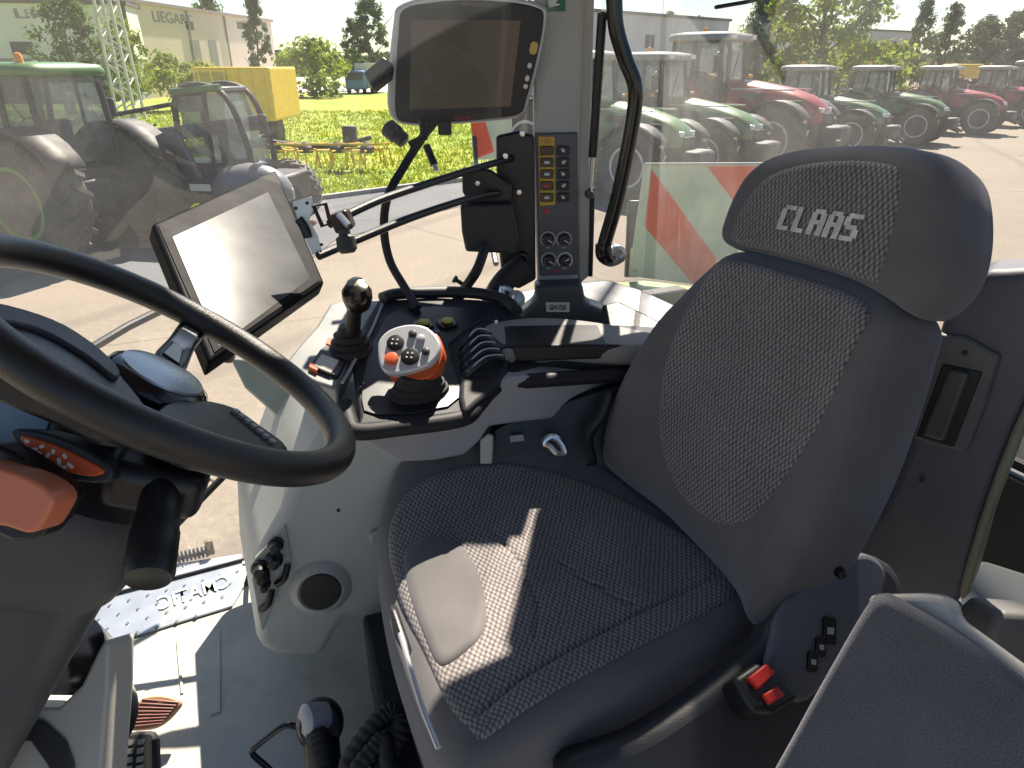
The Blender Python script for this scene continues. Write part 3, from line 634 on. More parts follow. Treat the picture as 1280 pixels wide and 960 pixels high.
# multifunction joystick
jn = V((-.10, -.62, .78)).normalized(); jx = V((.94, .05, .15)); jx = (jx-jn*jx.dot(jn)).normalized()
fj = Fr(W(511, 440, 1.199), jx, jn.cross(jx), jn)
joy = obj('joystick', pslab(fj, [(482, 460), (503, 474), (538, 471), (552, 448), (553, 430), (542, 416), (520, 438)], -.045, -.012, 4), orange2, con, bevel=.010, seg=4)
face = obj('joystick_face', pslab(fj, [(472, 440), (474, 424), (488, 411), (512, 405), (534, 409), (549, 425), (548, 441), (538, 454), (515, 463), (490, 467), (476, 459)], -.014, .002, 4), mat('joy_silver', (.62, .63, .66), .33, metal=.25, var=.03), joy, bevel=.004, seg=3)
def jbtn(u, v, r_, m, name='joystick_button', h=.005):
    r_ *= 1.1; x, y = fj.px(u, v, .002); o = obj(name, lathe(B(), fj.at(x, y, .001), jn, [(r_, 0), (r_*.97, h), (r_*.8, h+.001), (0, h+.0015)], 24), m, joy); return x, y
for (u, v, r_) in ((494.5, 429, .0145), (513, 446, .0155)):
    x, y = jbtn(u, v, r_, blk_pl, 'rocker_pad')
    for a4 in range(4): obj('pad_symbol', slab(fj, rrect(x+.006*cos(a4*pi/2+.5), y+.006*sin(a4*pi/2+.5), .003, .003, .0008, 2), .006, .0092), white_pt, joy)
jbtn(489.5, 449, .0115, orange, 'orange_button'); jbtn(516, 418, .007, dark_pl); jbtn(526, 424, .0075, grey_pl); jbtn(532.5, 440, .0065, dark_pl)
obj('joystick_boot', loft(B(), [[f3.at(f3.px(524, 492)[0]+rr*1.0*cos(2*pi*k/28), f3.px(524, 492)[1]+rr*.62*sin(2*pi*k/28), h) for k in range(28)] for rr, h in ((.058, .0), (.054, .012), (.050, .013), (.047, .024), (.043, .025), (.040, .036), (.034, .045))]), rubber, con)
# yellow triangular keys on the tray
for (u, v) in ((529, 403), (559, 401)):
    x, y = f3.px(u, v, .012)
    ky = obj('tray_key', slab(f3, rrect(x, y, .040, .034, .008, 3), .002, .010), gloss_blk, con, bevel=.002)
    obj('key_top', slab(f3, [(x-.015, y+.002), (x-.002, y+.011), (x+.015, y+.004), (x+.010, y-.010), (x-.006, y-.009)], .009, .017), olive_pl, ky, bevel=.003)
x, y = f3.px(545, 414, .012); obj('tray_key', slab(f3, rrect(x, y, .018, .014, .003, 3), .002, .012), mat('purple_grey', (.10, .09, .12), .4), con, bevel=.002)
# hydraulic finger levers
for k in range(5):
    u0, v0 = 577+2*k, 424+7.2*k
    a_ = f3.at(*f3.px(580+1*k, 428+9*k, .02), .012); c_ = f3.at(*f3.px(608+5*k, 414+8*k, .03), .028)
    m_ = (a_+c_)/2+pn*.014
    obj('finger_lever', tube(B(), cr_curve([a_-pn*.03, a_, m_, c_, c_-pn*.02], 5), .0075, 10, flat=.55), blk_pl, con)
    obj('lever_edge', tube(B(), cr_curve([a_+pn*.006, m_+pn*.0075, c_+pn*.006], 5), .0014, 6), silver, con)
obj('lever_housing', pslab(f3, [(575, 470), (596, 425), (616, 412), (640, 440), (625, 478), (600, 500), (578, 515)], -.02, .010, 2), mat('console_black', (.017, .019, .024), .6, spec=.3), con, bevel=.010, seg=3)
# arm pad
f4 = Fr(W(700, 431, 1.335), V((1, 0, 0)), V((0, 1, 0)), Z)
ap = [f4.px(u, v) for u, v in [(600, 403), (640, 396), (700, 395), (770, 404), (840, 420), (862, 428), (850, 434), (800, 433), (720, 431), (650, 433), (628, 436), (614, 420)]]
obj('arm_pad', pad(f4, ap, lambda x, y: 0, edge=.014, depth=.045, rings=14, er=6), vinyl, con, sharp=0)
f2b = Fr(W(640, 434, 1.325), V((1, .05, 0)), Z, V((.05, -1, 0)))
obj('pad_base', prism(B(), [f2b.at(*f2b.px(u, v), .001) for u, v in [(614, 436), (640, 433), (720, 431), (800, 432), (880, 437), (880, 449), (800, 448), (720, 450), (640, 454), (616, 458)]], V((-.05, 1, 0))*.12), blk_pl, con, bevel=.005)
obj('pad_base_lower', prism(B(), [f2b.at(*f2b.px(u, v), -.006) for u, v in [(612, 455), (640, 452), (720, 448), (800, 446), (880, 447), (880, 462), (780, 466), (700, 471), (640, 478), (612, 486)]], V((-.05, 1, 0))*.12), mat('console_black', (.017, .019, .024), .6, spec=.3), con, bevel=.006)

# shade of the gap below the console built as black blocks, with cable bits
bb = thing('dark_gap', 'black block standing for the shaded gap behind the seat cushion, with steel clip and white label', 'dark gap', W(690, 600, 1.38))
obj('box', prism(B(), [W(u, v, 1.36) for u, v in [(612, 535), (640, 520), (790, 470), (860, 480), (860, 680), (620, 640)]], FW*.12), blk_pl, bb, bevel=.01)
obj('bracket', tube(B(), cr_curve([W(762, 492, 1.3), W(752, 520, 1.3), W(735, 545, 1.3), (W(740, 580, 1.28))], 5), .012, 8), blk_pl, bb)
obj('label', prism(B(), [W(u, v, 1.34) for u, v in [(637, 545), (654, 543), (655, 551), (638, 553)]], FW*.004), grey_print, bb)
q = [W(u, v, 1.30) for u, v in [(680, 553), (690, 546), (700, 552), (706, 565), (696, 566), (688, 558)]]
obj('clip', tube(B(), cr_curve(q, 4, True), .007, 8, closed=True), steel, bb)
obj('dark_backing', prism(B(), [W(u, v, 1.5) for u, v in [(600, 600), (600, 540), (900, 400), (1000, 500), (900, 760), (600, 760)]], FW*.05), rubber, bb)  # black sheet for the dark depth of the gap
obj('post', prism(B(), [W(u, v, 1.30) for u, v in [(600, 550), (610, 542), (617, 545), (615, 580), (600, 580)]], FW*.03), cream_pl, bb, bevel=.003)

# ============================================================ PILLAR
YP = 1.70
pil = thing('cab_pillar', 'pale grey cab pillar carrying a rocker switch and dial panel', 'pillar', V((.12, 1.8, -.6)))
def vx(u, v): return WY(u, v, YP)
def ppoly(pix, y0, y1): return prism(B(), [WY(u, v, YP)+V((0, y0, 0)) for u, v in pix], V((0, y1-y0, 0)))
obj('pillar_body', ppoly([(668, -60), (732, -60), (724, 170), (722, 362), (672, 362), (667, 170)], .0, .07), lgrey_pl, pil, bevel=.008, seg=3)
obj('lit_side_strip', ppoly([(728, -60), (746, -60), (739, 200), (741, 345), (724, 360), (722, 170)], .02, .075), cream_pl, pil, bevel=.006)  # cream colour stands in for light on the pillar's side face
cpn = obj('control_panel', ppoly([(668, 166), (722, 165), (723, 342), (673, 344)], -.010, .01), mat('panel_slate', (.09, .095, .115), .42), pil, bevel=.004)
fp = Fr(V((0, YP-.010, 0)), V((1, 0, 0)), Z, V((0, -1, 0)))
obj('yellow_plate', pslab(fp, [(673, 171), (693, 171), (694, 256), (675, 257)], 0, .0015), yellow_pl, cpn)
text('1281', fp, *fp.px(683, 176), .022, .011, mat('amber_print', (.45, .16, .03), .5), cpn, lift=.003)
for i in range(5):
    for j in range(2):
        u, v = (683.5, 188+i*14.6) if j == 0 else (704, 188+i*14.6)
        x, y = fp.px(u, v)
        rs = obj('rocker_switch', slab(fp, rrect(x, y, .032 if j == 0 else .028, .021, .003, 3), 0, .007), gloss_blk if j == 0 else blk_pl, cpn, bevel=.0015)
        if not (i == 0 and j == 0):
            bm = slab(fp, rrect(x, y, .012 if j == 0 else .007, .006, .0015, 2), .0065, .0078)
            if j: box(bm, fp.at(x+.003*(1 if i % 2 else -1), y+.003, .0072), .005, .0012, .004)
            obj('rocker_symbol', bm, red_pl if (i == 3 and j == 0) else white_pt, rs)
x, y = fp.px(683.5, 263); obj('warning_light', slab(fp, [(x-.008, y-.006), (x+.008, y-.006), (x+.003, y+.006), (x-.003, y+.006)], 0, .004), red_pl, cpn)
for (u, v) in ((685, 299), (705, 299), (686, 325), (706, 325)):
    x, y = fp.px(u, v); big = (u, v) == (706, 325)
    kd = obj('dial', lathe(B(), fp.at(x, y, 0), fp.n, [(.0135, 0), (.013, .010), (.0115, .012), (0, .0125)], 24), blk_pl, cpn)
    obj('dial_scale', tube(B(), [fp.at(x+.0185*cos(a0), y+.0185*sin(a0), .0008) for a0 in [radians(-50+280*k/20) for k in range(21)]], .0022 if big else .0012, 6), white_pt, kd)
    obj('dial_pointer', tube(B(), [fp.at(x, y, .0125), fp.at(x+.010, y-(-.006 if big else .006), .0125)], .0017, 6), white_pt, kd)
    obj('dial_symbol', slab(fp, rrect(x, y-.021, .010, .004, .001, 2), 0, .0012), grey_print, kd)
obj('red_print', slab(fp, rrect(*fp.px(696, 339), .022, .004, .001, 2), 0, .0012), mat('red_print', (.4, .03, .05), .5), cpn)
# exit sign plate
es = obj('exit_sign', ppoly([(682, -25), (707, -25), (706, 14), (682, 14)], -.004, .002), mat('sign_green', (.01, .13, .06), .4), pil)
bm = B(); prism(bm, [WY(u, v, YP)+V((0, -.0045, 0)) for u, v in [(685, -12), (703, -12), (703, -8), (694, 4), (701, 6), (686, 10), (685, -2), (689, 1), (696, -8)]], V((0, -.001, 0)))
obj('exit_arrow', bm, white_pt, es, smooth=False)
# pillar foot, deck and label
dk = thing('rear_side_deck', 'blue grey moulded deck at the pillar foot with a small white number label', 'trim panel', W(740, 400, 1.75)-Z*.1)
fk = Fr(W(700, 385, 1.82), V((1, 0, 0)), V((0, 1, .25)), None)
obj('deck', pslab(fk, [(600, 392), (640, 366), (672, 358), (760, 348), (800, 360), (862, 388), (842, 420), (760, 420), (640, 420), (600, 410)], -.05, 0), mat('deck_grey', (.15, .155, .19), .45), dk, bevel=.012, seg=3)
ft2 = obj('pillar_foot', ppoly([(668, 350), (726, 348), (730, 372), (755, 380), (765, 405), (640, 404), (650, 384), (668, 370)], -.05, .02), mat('foot_slate', (.055, .062, .075), .45), dk, bevel=.012, seg=3)
fl = Fr(V((0, YP-.0505, 0)), V((1, 0, 0)), Z, V((0, -1, 0)))
lb_ = obj('number_label', pslab(fl, [(682, 378), (712, 378), (712, 390), (683, 390)], 0, .001), mat('label_white', (.62, .62, .6), .5), dk)
text('GH-720', fl, *fl.px(697, 384), .042, .014, blk_pl, lb_, lift=.002, bold=.02)
obj('rear_ledge', pslab(Fr(W(790, 400, 1.55), V((.9, -.4, 0)), V((.3, .8, .3)), None), [(752, 382), (775, 376), (850, 410), (850, 440), (800, 425), (755, 412)], -.04, 0), blk_pl, dk, bevel=.008)
q = [W(630, 375, 1.6), W(628, 360, 1.6), W(640, 366, 1.6), W(634, 380, 1.58)]
obj('clamp', tube(B(), cr_curve(q, 5), .008, 8), steel, dk)
obj('clamp_knob', lathe(B(), W(645, 374, 1.62), V((0, -1, .3)), [(.022, 0), (.022, .02), (.014, .024), (0, .024)], 18), silver, dk)

# ============================================================ MONITOR
mon = thing('terminal_monitor', 'silver framed terminal monitor with dark screen, hung in front of the pillar', 'monitor', W(583, 75, 1.510)-Z*.14)
mn = V((.08, -1, -.06)).normalized(); mx_ = V((1, .08, 0)); mx_ = (mx_-mn*mx_.dot(mn)).normalized()
fm = Fr(W(583, 75, 1.490), mx_, mn.cross(mx_), mn)
if fm.y.z < 0: fm.y = -fm.y
out_px = [(497, 8), (530, -4), (590, -8), (650, -3), (678, 6), (684, 20), (676, 70), (662, 125), (654, 144), (625, 151), (560, 156), (512, 157), (492, 150), (484, 130), (486, 80), (492, 25)]
case = obj('case', pslab(fm, out_px, -.055, -.004, 3), silver, mon, bevel=.010, seg=4)
in_px = [(504, 12), (540, 3), (590, 0), (640, 3), (672, 10), (680, 22), (672, 70), (658, 125), (650, 142), (620, 148), (560, 153), (510, 154), (495, 145), (494, 110), (498, 40)]
bz_ = obj('bezel', pslab(fm, in_px, -.006, .002, 3), blk_pl, case, bevel=.003, seg=3)
obj('screen', pslab(fm, [(514, 24), (651, 26), (638, 133), (512, 137)], .001, .0035), brown_sc, case)
for (u, v, w, h) in ((667, 60, .017, .026), (662, 82, .010, .012), (659, 98, .010, .013), (657, 108, .010, .011)):
    x, y = fm.px(u, v, .004)
    obj('monitor_key', slab(fm, rrect(x, y, w, h, w*.45, 4, -.2), .001, .006), mat('key_amber', (.55, .38, .12), .4) if v == 60 else silver, bz_, bevel=.001)
text('CLAAS', fm, *fm.px(578, 147), .036, .0075, mat('red_letter', (.45, .02, .03), .5), bz_, lift=.003, bold=.03)
arm_ = obj('monitor_arm', tube(B(), [W(600, 100, 1.580), W(640, 60, 1.62), WY(672, 20, 1.72)], .02, 12), dark_pl, mon)
# small cameras and clamps under it
cam = thing('small_camera', 'black cylindrical camera on a ball joint under the monitor', 'camera', W(496, 168, 1.510)-Z*.03)
a_, c_ = W(483, 158, 1.510), W(512, 182, 1.510)
obj('barrel', lathe(B(), a_, c_-a_, [(.016, 0), (.020, .004), (.020, .03), (.017, .033), (.017, .05), (.010, .055), (0, .055)], 20), blk_pl, cam)
obj('lens', lathe(B(), a_-(c_-a_).normalized()*.0005, a_-c_, [(.012, 0), (.010, .001), (0, .002)], 16), gloss_blk, cam)
obj('stem', tube(B(), [W(512, 182, 1.510), W(530, 172, 1.510), W(528, 150, 1.510)], .009, 8), blk_pl, cam)
sn = thing('corner_sensor', 'small black boxy sensor sticking out at the left of the monitor', 'sensor', W(468, 92, 1.530)-Z*.02)
obj('housing', prism(B(), [W(u, v, 1.41) for u, v in [(454, 91), (478, 70), (490, 78), (488, 92), (466, 110)]], FW*.03), blk_pl, sn, bevel=.003)
obj('mount', tube(B(), [W(480, 85, 1.540), W(496, 85, 1.550)], .006, 8), blk_pl, sn)
cl = thing('cable_clamp', 'black clamp with a bright screw tip hanging below the monitor', 'clamp', W(540, 195, 1.530))
obj('rod', tube(B(), [W(533, 182, 1.530), W(543, 206, 1.530)], .0085, 10), blk_pl, cl)
obj('tip', tube(B(), [W(543, 206, 1.530), W(546, 214, 1.530)], .006, 10), steel, cl)
obj('jaw', box(B(), W(556, 160, 1.540), .03, .02, .03), blk_pl, cl, bevel=.004)
hz_ = B(); pts = [(545, 150, 1.52), (528, 172, 1.52), (505, 208, 1.51), (485, 245, 1.50), (480, 285, 1.50), (487, 325, 1.50), (505, 358, 1.48), (522, 385, 1.45)]
single(obj('ribbed_hose', tube(hz_, cr_curve([W(*p) for p in pts], 8), .0095, 10), rubber), 'long black hose curving from the monitor down to the console', 'hose')
hz2 = thing('short_hose', 'short black hose with a thumb screw, rising behind the console', 'hose', W(590, 345, 1.5))
obj('tube', tube(B(), cr_curve([W(565, 385, 1.530), W(580, 362, 1.570), W(596, 338, 1.5), (W(606, 310, 1.55))], 8), .0115, 10), rubber, hz2)
obj('thumb_screw', tube(B(), [W(583, 358, 1.580), W(570, 350, 1.570)], .005, 8), blk_pl, hz2)
obj('screw_head', lathe(B(), W(570, 350, 1.570), W(570, 350, 1.570)-W(583, 358, 1.580), [(.009, 0), (.009, .006), (0, .006)], 12), blk_pl, hz2)

# ============================================================ TABLET
tab = thing('tablet_display', 'large black tablet display tilted on a rail behind the steering wheel', 'tablet', W(295, 330, 1.15)-Z*.15)
tn = V((.475, -.175, .865)).normalized(); tx = (W(405, 352, 1.2)-W(262, 447, 1.2)); tx = (tx-tn*tx.dot(tn)).normalized()
ft3 = Fr(W(297, 330, 1.15), tx, tn.cross(tx), tn)
if ft3.y.z < 0: ft3.y = -ft3.y
tb = obj('tablet_case', pslab(ft3, [(190, 279), (345, 211), (406, 352), (262, 452)], -.034, 0), mat('bezel_black', (.010, .010, .012), .5, spec=.03), tab, bevel=.006, seg=3)
obj('tablet_glass', pslab(ft3, [(197, 281), (342, 217), (399, 351), (268, 441)], -.001, .0016), mat('bezel_black', (.010, .010, .012), .5, spec=.03), tab, bevel=.0008)
obj('tablet_screen', pslab(ft3, [(216, 296), (335, 240), (388, 348), (274, 432)], .001, .0022), screen_m, tab)
brk = thing('tablet_bracket', 'silver plate bracket with black handle clamp, right of the tablet', 'bracket', W(395, 285, 1.17)-Z*.06)
fbk2 = Fr(W(385, 280, 1.18), V((.93, .2, .1)), V((-.1, .15, .97)), None)
if fbk2.n.y > 0: fbk2.n = -fbk2.n
obj('plate', pslab(fbk2, [(364, 252), (388, 246), (392, 262), (386, 275), (398, 295), (404, 315), (392, 318), (378, 290)], -.003, 0), mat('bracket_metal', (.62, .60, .56), .35, metal=.6), brk, bevel=.001)
q = [fbk2.at(*fbk2.px(u, v), .012) for u, v in [(392, 258), (407, 256), (414, 280), (404, 283)]]
obj('latch_loop', tube(B(), q, .004, 8, closed=True), blk_pl, brk)
obj('clamp_body', box(B(), W(428, 276, 1.18), .034, .03, .034, V((.9, 0, .3)).normalized(), V((0, 1, 0)), V((-.3, 0, .9)).normalized()), mat('clamp_brown', (.06, .045, .04), .3), brk, bevel=.005)
obj('clamp_knob', lathe(B(), W(430, 288, 1.15), V((.15, -.3, -1)), [(.010, 0), (.010, .008), (.016, .012), (.017, .032), (.011, .038), (0, .038)], 18), mat('knob_olive', (.04, .042, .035), .5), brk)
obj('clamp_bolt', tube(B(), [W(423, 268, 1.14), W(436, 282, 1.14)], .006, 8), steel, brk)
obj('side_grip', tube(B(), cr_curve([fbk2.at(*fbk2.px(u, v), .008) for u, v in [(373, 273), (382, 285), (386, 297)]], 4), .008, 8), blk_pl, brk)
for u, v in ((383, 254), (369, 260), (403, 306)): obj('bolt', lathe(B(), fbk2.at(*fbk2.px(u, v), 0), fbk2.n, [(.003, 0), (.003, .002), (0, .002)], 8), blk_pl, brk)

rail = thing('mounting_rails', 'pair of black rods with bracket plates reaching from the pillar to the tablet', 'rail mount', WY(640, 350, 1.62))
obj('rod', tube(B(), cr_curve([W(412, 280, 1.19), W(470, 252, 1.27), W(540, 228, 1.38), W(600, 209, 1.5), W(645, 196, 1.6)], 6), .0078, 10), blk_pl, rail)
obj('rod', tube(B(), cr_curve([W(398, 320, 1.19), W(450, 298, 1.26), W(520, 270, 1.36), W(595, 246, 1.5), W(640, 240, 1.6)], 6), .0078, 10), blk_pl, rail)
def yp(pix, Y, d): return prism(B(), [WY(u, v, Y) for u, v in pix], V((0, d, 0)))
obj('back_plate', yp([(620, 170), (650, 163), (668, 170), (670, 350), (648, 362), (628, 352), (622, 300)], 1.66, .02), blk_pl, rail, bevel=.006)
obj('clamp_plate', yp([(577, 210), (612, 212), (640, 232), (640, 262), (590, 262), (578, 240)], 1.60, .02), blk_pl, rail, bevel=.004)
obj('relay_box', yp([(575, 256), (640, 254), (648, 300), (644, 318), (582, 315), (577, 290)], 1.57, .06), mat('relay_black', (.012, .014, .018), .5), rail, bevel=.006)
for u, v in ((597, 229), (649, 240), (653, 167), (632, 195)): obj('bolt', lathe(B(), WY(u, v, 1.596), V((0, -1, 0)), [(.007, 0), (.006, .005), (0, .006)], 6), steel, rail)
obj('socket', lathe(B(), WY(653, 322, 1.655), V((0, -1, 0)), [(.016, 0), (.014, .012), (.008, .013), (0, .006)], 16), blk_pl, rail)
obj('cable_bundle', tube(B(), cr_curve([WY(655, 330, 1.62), WY(632, 350, 1.6), WY(618, 372, 1.58), WY(615, 392, 1.55)], 6), .028, 12), rubber, rail)

# ============================================================ GRAB RAIL, STRUT, WIPERS
gr = thing('grab_rail', 'bent black grab rail standing right of the pillar', 'grab rail', W(765, 330, 1.75))
gp = [(765, -60), (768, 5), (771, 38), (782, 75), (794, 108), (792, 145), (782, 200), (770, 255), (757, 300), (755, 312)]
obj('rail', tube(B(), cr_curve([WY(u, v, 1.64) for u, v in gp], 6), .0175, 16), gloss_blk, gr)
obj('elbow', tube(B(), cr_curve([WY(755, 305, 1.64), WY(755, 318, 1.64), WY(764, 324, 1.66), WY(774, 320, 1.70)], 6), lambda t: .021-.003*t, 16), gloss_blk, gr)
obj('bolt_head', lathe(B(), WY(772, 318, 1.64), V((.2, -1, 0)), [(.022, -.02), (.022, .004), (.013, .006), (.012, -.002), (0, -.002)], 20), steel, gr)
gs_ = thing('gas_strut', 'thin black gas strut between the pillar and the grab rail', 'gas strut', WY(737, 240, 1.68))
obj('cylinder', tube(B(), [WY(753, 16, 1.66), WY(741, 196, 1.68)], .0105, 12), blk_pl, gs_)
obj('piston_rod', tube(B(), [WY(741, 196, 1.68), WY(737, 240, 1.68)], .0045, 10), steel, gs_)
obj('end_joint', lathe(B(), WY(737, 242, 1.66), V((0, -1, 0)), [(.010, -.02), (.012, 0), (.008, .014), (0, .015)], 12), mat('joint_brown', (.05, .035, .03), .4), gs_)
obj('top_pin', tube(B(), [WY(752, 18, 1.66), WY(766, 22, 1.64)], .007, 8), blk_pl, gs_)
obj('seal_line', tube(B(), [WY(741, 235, 1.72), WY(738, 345, 1.72)], .006, 8), blk_pl, gs_)
wp = thing('rear_wiper', 'black rear wiper blade at the top edge, above the marker board', 'wiper', W(930, 5, 1.5))
obj('blade', tube(B(), [W(895, 9, 1.48), W(930, 3, 1.50), W(985, -8, 1.52)], .007, 8, flat=.6), rubber, wp)
obj('arm', tube(B(), [W(930, -4, 1.52), W(985, -14, 1.54)], .006, 8), blk_pl, wp)
sw_ = thing('side_wiper', 'black side window wiper arm behind the steering wheel', 'wiper', W(170, 405, 1.6))
obj('arm', tube(B(), [W(110, 438, 1.5), W(160, 408, 1.58), W(205, 386, 1.66), W(300, 348, 1.8)], .010, 10), blk_pl, sw_)
obj('pivot', lathe(B(), W(108, 440, 1.5), V((.3, -.9, .2)), [(.02, -.02), (.02, .01), (.012, .016), (0, .016)], 16), blk_pl, sw_)
lk = thing('window_latch', 'black window latch arm crossing the glass below the steering wheel', 'window latch', W(290, 590, 1.55))
obj('arm', tube(B(), [W(362, 512, 1.62), W(330, 545, 1.60), W(270, 605, 1.56), W(205, 672, 1.52)], .008, 8), rubber, lk)
obj('stay', tube(B(), [W(270, 605, 1.56), W(262, 598, 1.56), W(240, 625, 1.54)], .005, 8), blk_pl, lk)
br2 = thing('column_strut', 'dark folded bracket leg hanging below the tablet', 'bracket', W(275, 430, 1.2)-Z*.04)
obj('leg', prism(B(), [W(u, v, 1.22) for u, v in [(252, 400), (262, 396), (290, 446), (284, 454), (272, 452), (258, 428)]], FW*.02), mat('leg_brown', (.05, .045, .04), .4), br2, bevel=.003)
obj('foot', prism(B(), [W(u, v, 1.22) for u, v in [(262, 400), (298, 430), (296, 438), (284, 450), (276, 430)]], FW*.018), grey_pl, br2, bevel=.002)
# window visor: pale plastic lip between wheel and console
vs_ = single(obj('window_shelf', prism(B(), [W(u, v, 1.50) for u, v in [(286, 447), (330, 450), (372, 462), (425, 500), (445, 550), (400, 562), (350, 525), (305, 485)]], FW*.02), mat('shelf_green_grey', (.30, .34, .30), .4), bevel=.006), 'pale green grey curved ledge seen through the steering wheel, left of the console', 'ledge')

# ============================================================ HOSES AND VALVE ON THE FLOOR (bottom)
ht = thing('wire_loop_handle', 'bent black wire handle near the bottom edge', 'handle', W(350, 940, 1.2)-Z*.05)
obj('loop', tube(B(), cr_curve([W(u, v, t) for u, v, t in [(395, 925, 1.2), (378, 913, 1.2), (366, 907, 1.2), (352, 909, 1.2), (330, 925, 1.2), (315, 938, 1.2), (318, 945, 1.2), (335, 960, 1.2), (360, 985, 1.2)]], 4), .0055, 10), gloss_blk, ht)
vv = thing('seat_base_connector', 'black round connector head with a pale face, among the hoses', 'connector', W(400, 930, 1.15)-Z*.06)
obj('head', lathe(B(), W(400, 905, 1.18), V((.25, -.75, .6)), [(.035, -.05), (.040, -.02), (.040, .012), (.033, .022), (.02, .026), (0, .026)], 28), mat('connector_black', (.016, .016, .024), .35), vv)
obj('face', lathe(B(), W(386, 900, 1.16), V((-.75, -.6, .4)), [(.026, -.03), (.027, .006), (.018, .012), (0, .012)], 24, 1, 1), mat('connector_grey', (.32, .32, .37), .4), vv)
obj('neck', tube(B(), [W(402, 925, 1.17), W(406, 990, 1.13)], .030, 16), blk_pl, vv)
def hose(path, r0, name, lab, grp='corrugated hoses'):
    c = cr_curve([W(*p) for p in path], 14); bm = B()
    tube(bm, c, r0, 12)
    # ridges
    vs = bm.verts[:]
    for i in range(len(c)):
        k = 1.0+(.10 if i % 4 in (0, 1) else -.04)
        for j in range(12):
            v = vs[i*12+j]; v.co = c[i]+(v.co-c[i])*k
    return single(obj(name, bm, rubber, sharp=60), lab, 'hose', grp)
hose([(408, 1000, 1.08), (405, 960, 1.10), (400, 935, 1.12), (397, 920, 1.15)], .0175, 'corrugated_hose', 'left short corrugated black hose below the connector head')
hose([(420, 1000, 1.06), (440, 950, 1.08), (465, 912, 1.10), (485, 893, 1.12), (500, 896, 1.12), (500, 915, 1.10), (485, 945, 1.08), (460, 1000, 1.04)], .0165, 'corrugated_hose', 'long corrugated black hose looping over beside the seat base')
hose([(432, 1010, 1.03), (445, 965, 1.05), (468, 935, 1.07), (480, 925, 1.08), (486, 960, 1.04), (488, 1010, 1.0)], .013, 'corrugated_hose', 'thin corrugated black hose inside the larger loop')

# ============================================================ CAB SHELL
shell = thing('cab_shell', 'cab body with pale roof, lower walls and header rails around the windows', 'tractor cab', CB(0, .8, ZF))
obj('side_wall', cbox(B(), -1.35, -.25, 1.60, 1.66, ZF, -.62), dark_pl, shell, bevel=.01)
obj('rear_wall', cbox(B(), -1.41, -1.35, -.1, 1.66, ZF, -.72), dark_pl, shell, bevel=.01)
RZ = .58
obj('light_block_panel', cbox(B(), -1.40, -.55, -.14, -.08, ZF, -.05), dark_pl, shell, bevel=.02)  # unseen left panel added to cut the light coming in behind the camera
obj('light_block_panel', cbox(B(), .75, 1.30, -.14, -.08, ZF, -.05), dark_pl, shell, bevel=.02)  # second unseen panel, also added to hold back light from the door side
obj('light_block_post', cbox(B(), -.62, -.52, -.15, -.05, -.05, RZ), dark_pl, shell, bevel=.02)  # unseen post added to dim the ambient light in the cab
obj('roof', cbox(B(), -.98, 1.25, -.14, 1.47, RZ, RZ+.16), head_m, shell, bevel=.05, seg=4)  # out of view; its edges are placed to shape the sun patches
obj('header_rail', cbox(B(), -1.0, 1.3, 1.40, 1.465, RZ-.05, RZ), dark_pl, shell, bevel=.01)
obj('header_rail', cbox(B(), -1.0, -.96, -.05, 1.42, RZ-.04, RZ), dark_pl, shell, bevel=.01)
obj('front_pillar', prism(B(), [CB(1.22, 1.58, ZF), CB(1.30, 1.58, ZF), CB(1.30, 1.42, RZ), CB(1.22, 1.42, RZ)], R*.08), dark_pl, shell, bevel=.01)
obj('shade_block', prism(B(), [CB(-.92, 1.30, RZ-.02), CB(-.92, 1.32, .19), CB(-.92, 1.52, .17), CB(-.92, 1.50, RZ-.02)], F*-.34), head_m, shell, bevel=.02, seg=3)  # unseen block added to keep sun off the rear half of the cushion
gl_side = glass('side_window_glass', (.975, .985, .98), .028, (.84, .86, .86))
gl_rear = glass('rear_window_glass', (.95, .96, .96), .075, (.62, .62, .60))
wnd = thing('side_window', 'clear side window filling the cab side left of the pillar', 'window', CB(.2, 1.6, ZF))
obj('glass', prism(B(), [CB(-.84, 1.62, ZF+.02), CB(1.22, 1.62, ZF+.02), CB(1.22, 1.455, RZ-.04), CB(-.84, 1.455, RZ-.04)], R*.005), gl_side, wnd, smooth=False)
obj('seal', tube(B(), [CB(1.22, 1.61, ZF+.012), CB(.6, 1.61, ZF+.012), CB(-.2, 1.61, ZF+.012)], .004, 8), rubber, wnd)
rw = thing('rear_window', 'hazy dusty rear window with rounded corner, right of the pillar', 'window', CB(-1.3, .8, -.7))
bm = B()
path = [CB(-.95, 1.62, 0), CB(-1.15, 1.62, 0)]+[CB(-1.15-.22*sin(a), 1.40+.22*cos(a), 0) for a in [radians(10*k) for k in range(1, 10)]]+[CB(-1.37, 1.1, 0), CB(-1.37, -.05, 0)]
lo = [bm.verts.new(p+Z*-.71) for p in path]; hi = [bm.verts.new(p+Z*(RZ-.04)-R*.12*max(0, min(1, (p.dot(R)-1.1)/.4))+F*(.27 if p.dot(F) < -1.3 else .27*max(0, (-p.dot(F)-1.1)/.22))) for p in path]
for k in range(len(path)-1): bm.faces.new((lo[k], lo[k+1], hi[k+1], hi[k]))
obj('glass', bm, gl_rear, rw, solid=.005, sharp=60)
obj('seal', tube(B(), [p+Z*-.70 for p in path], .012, 8), rubber, rw)
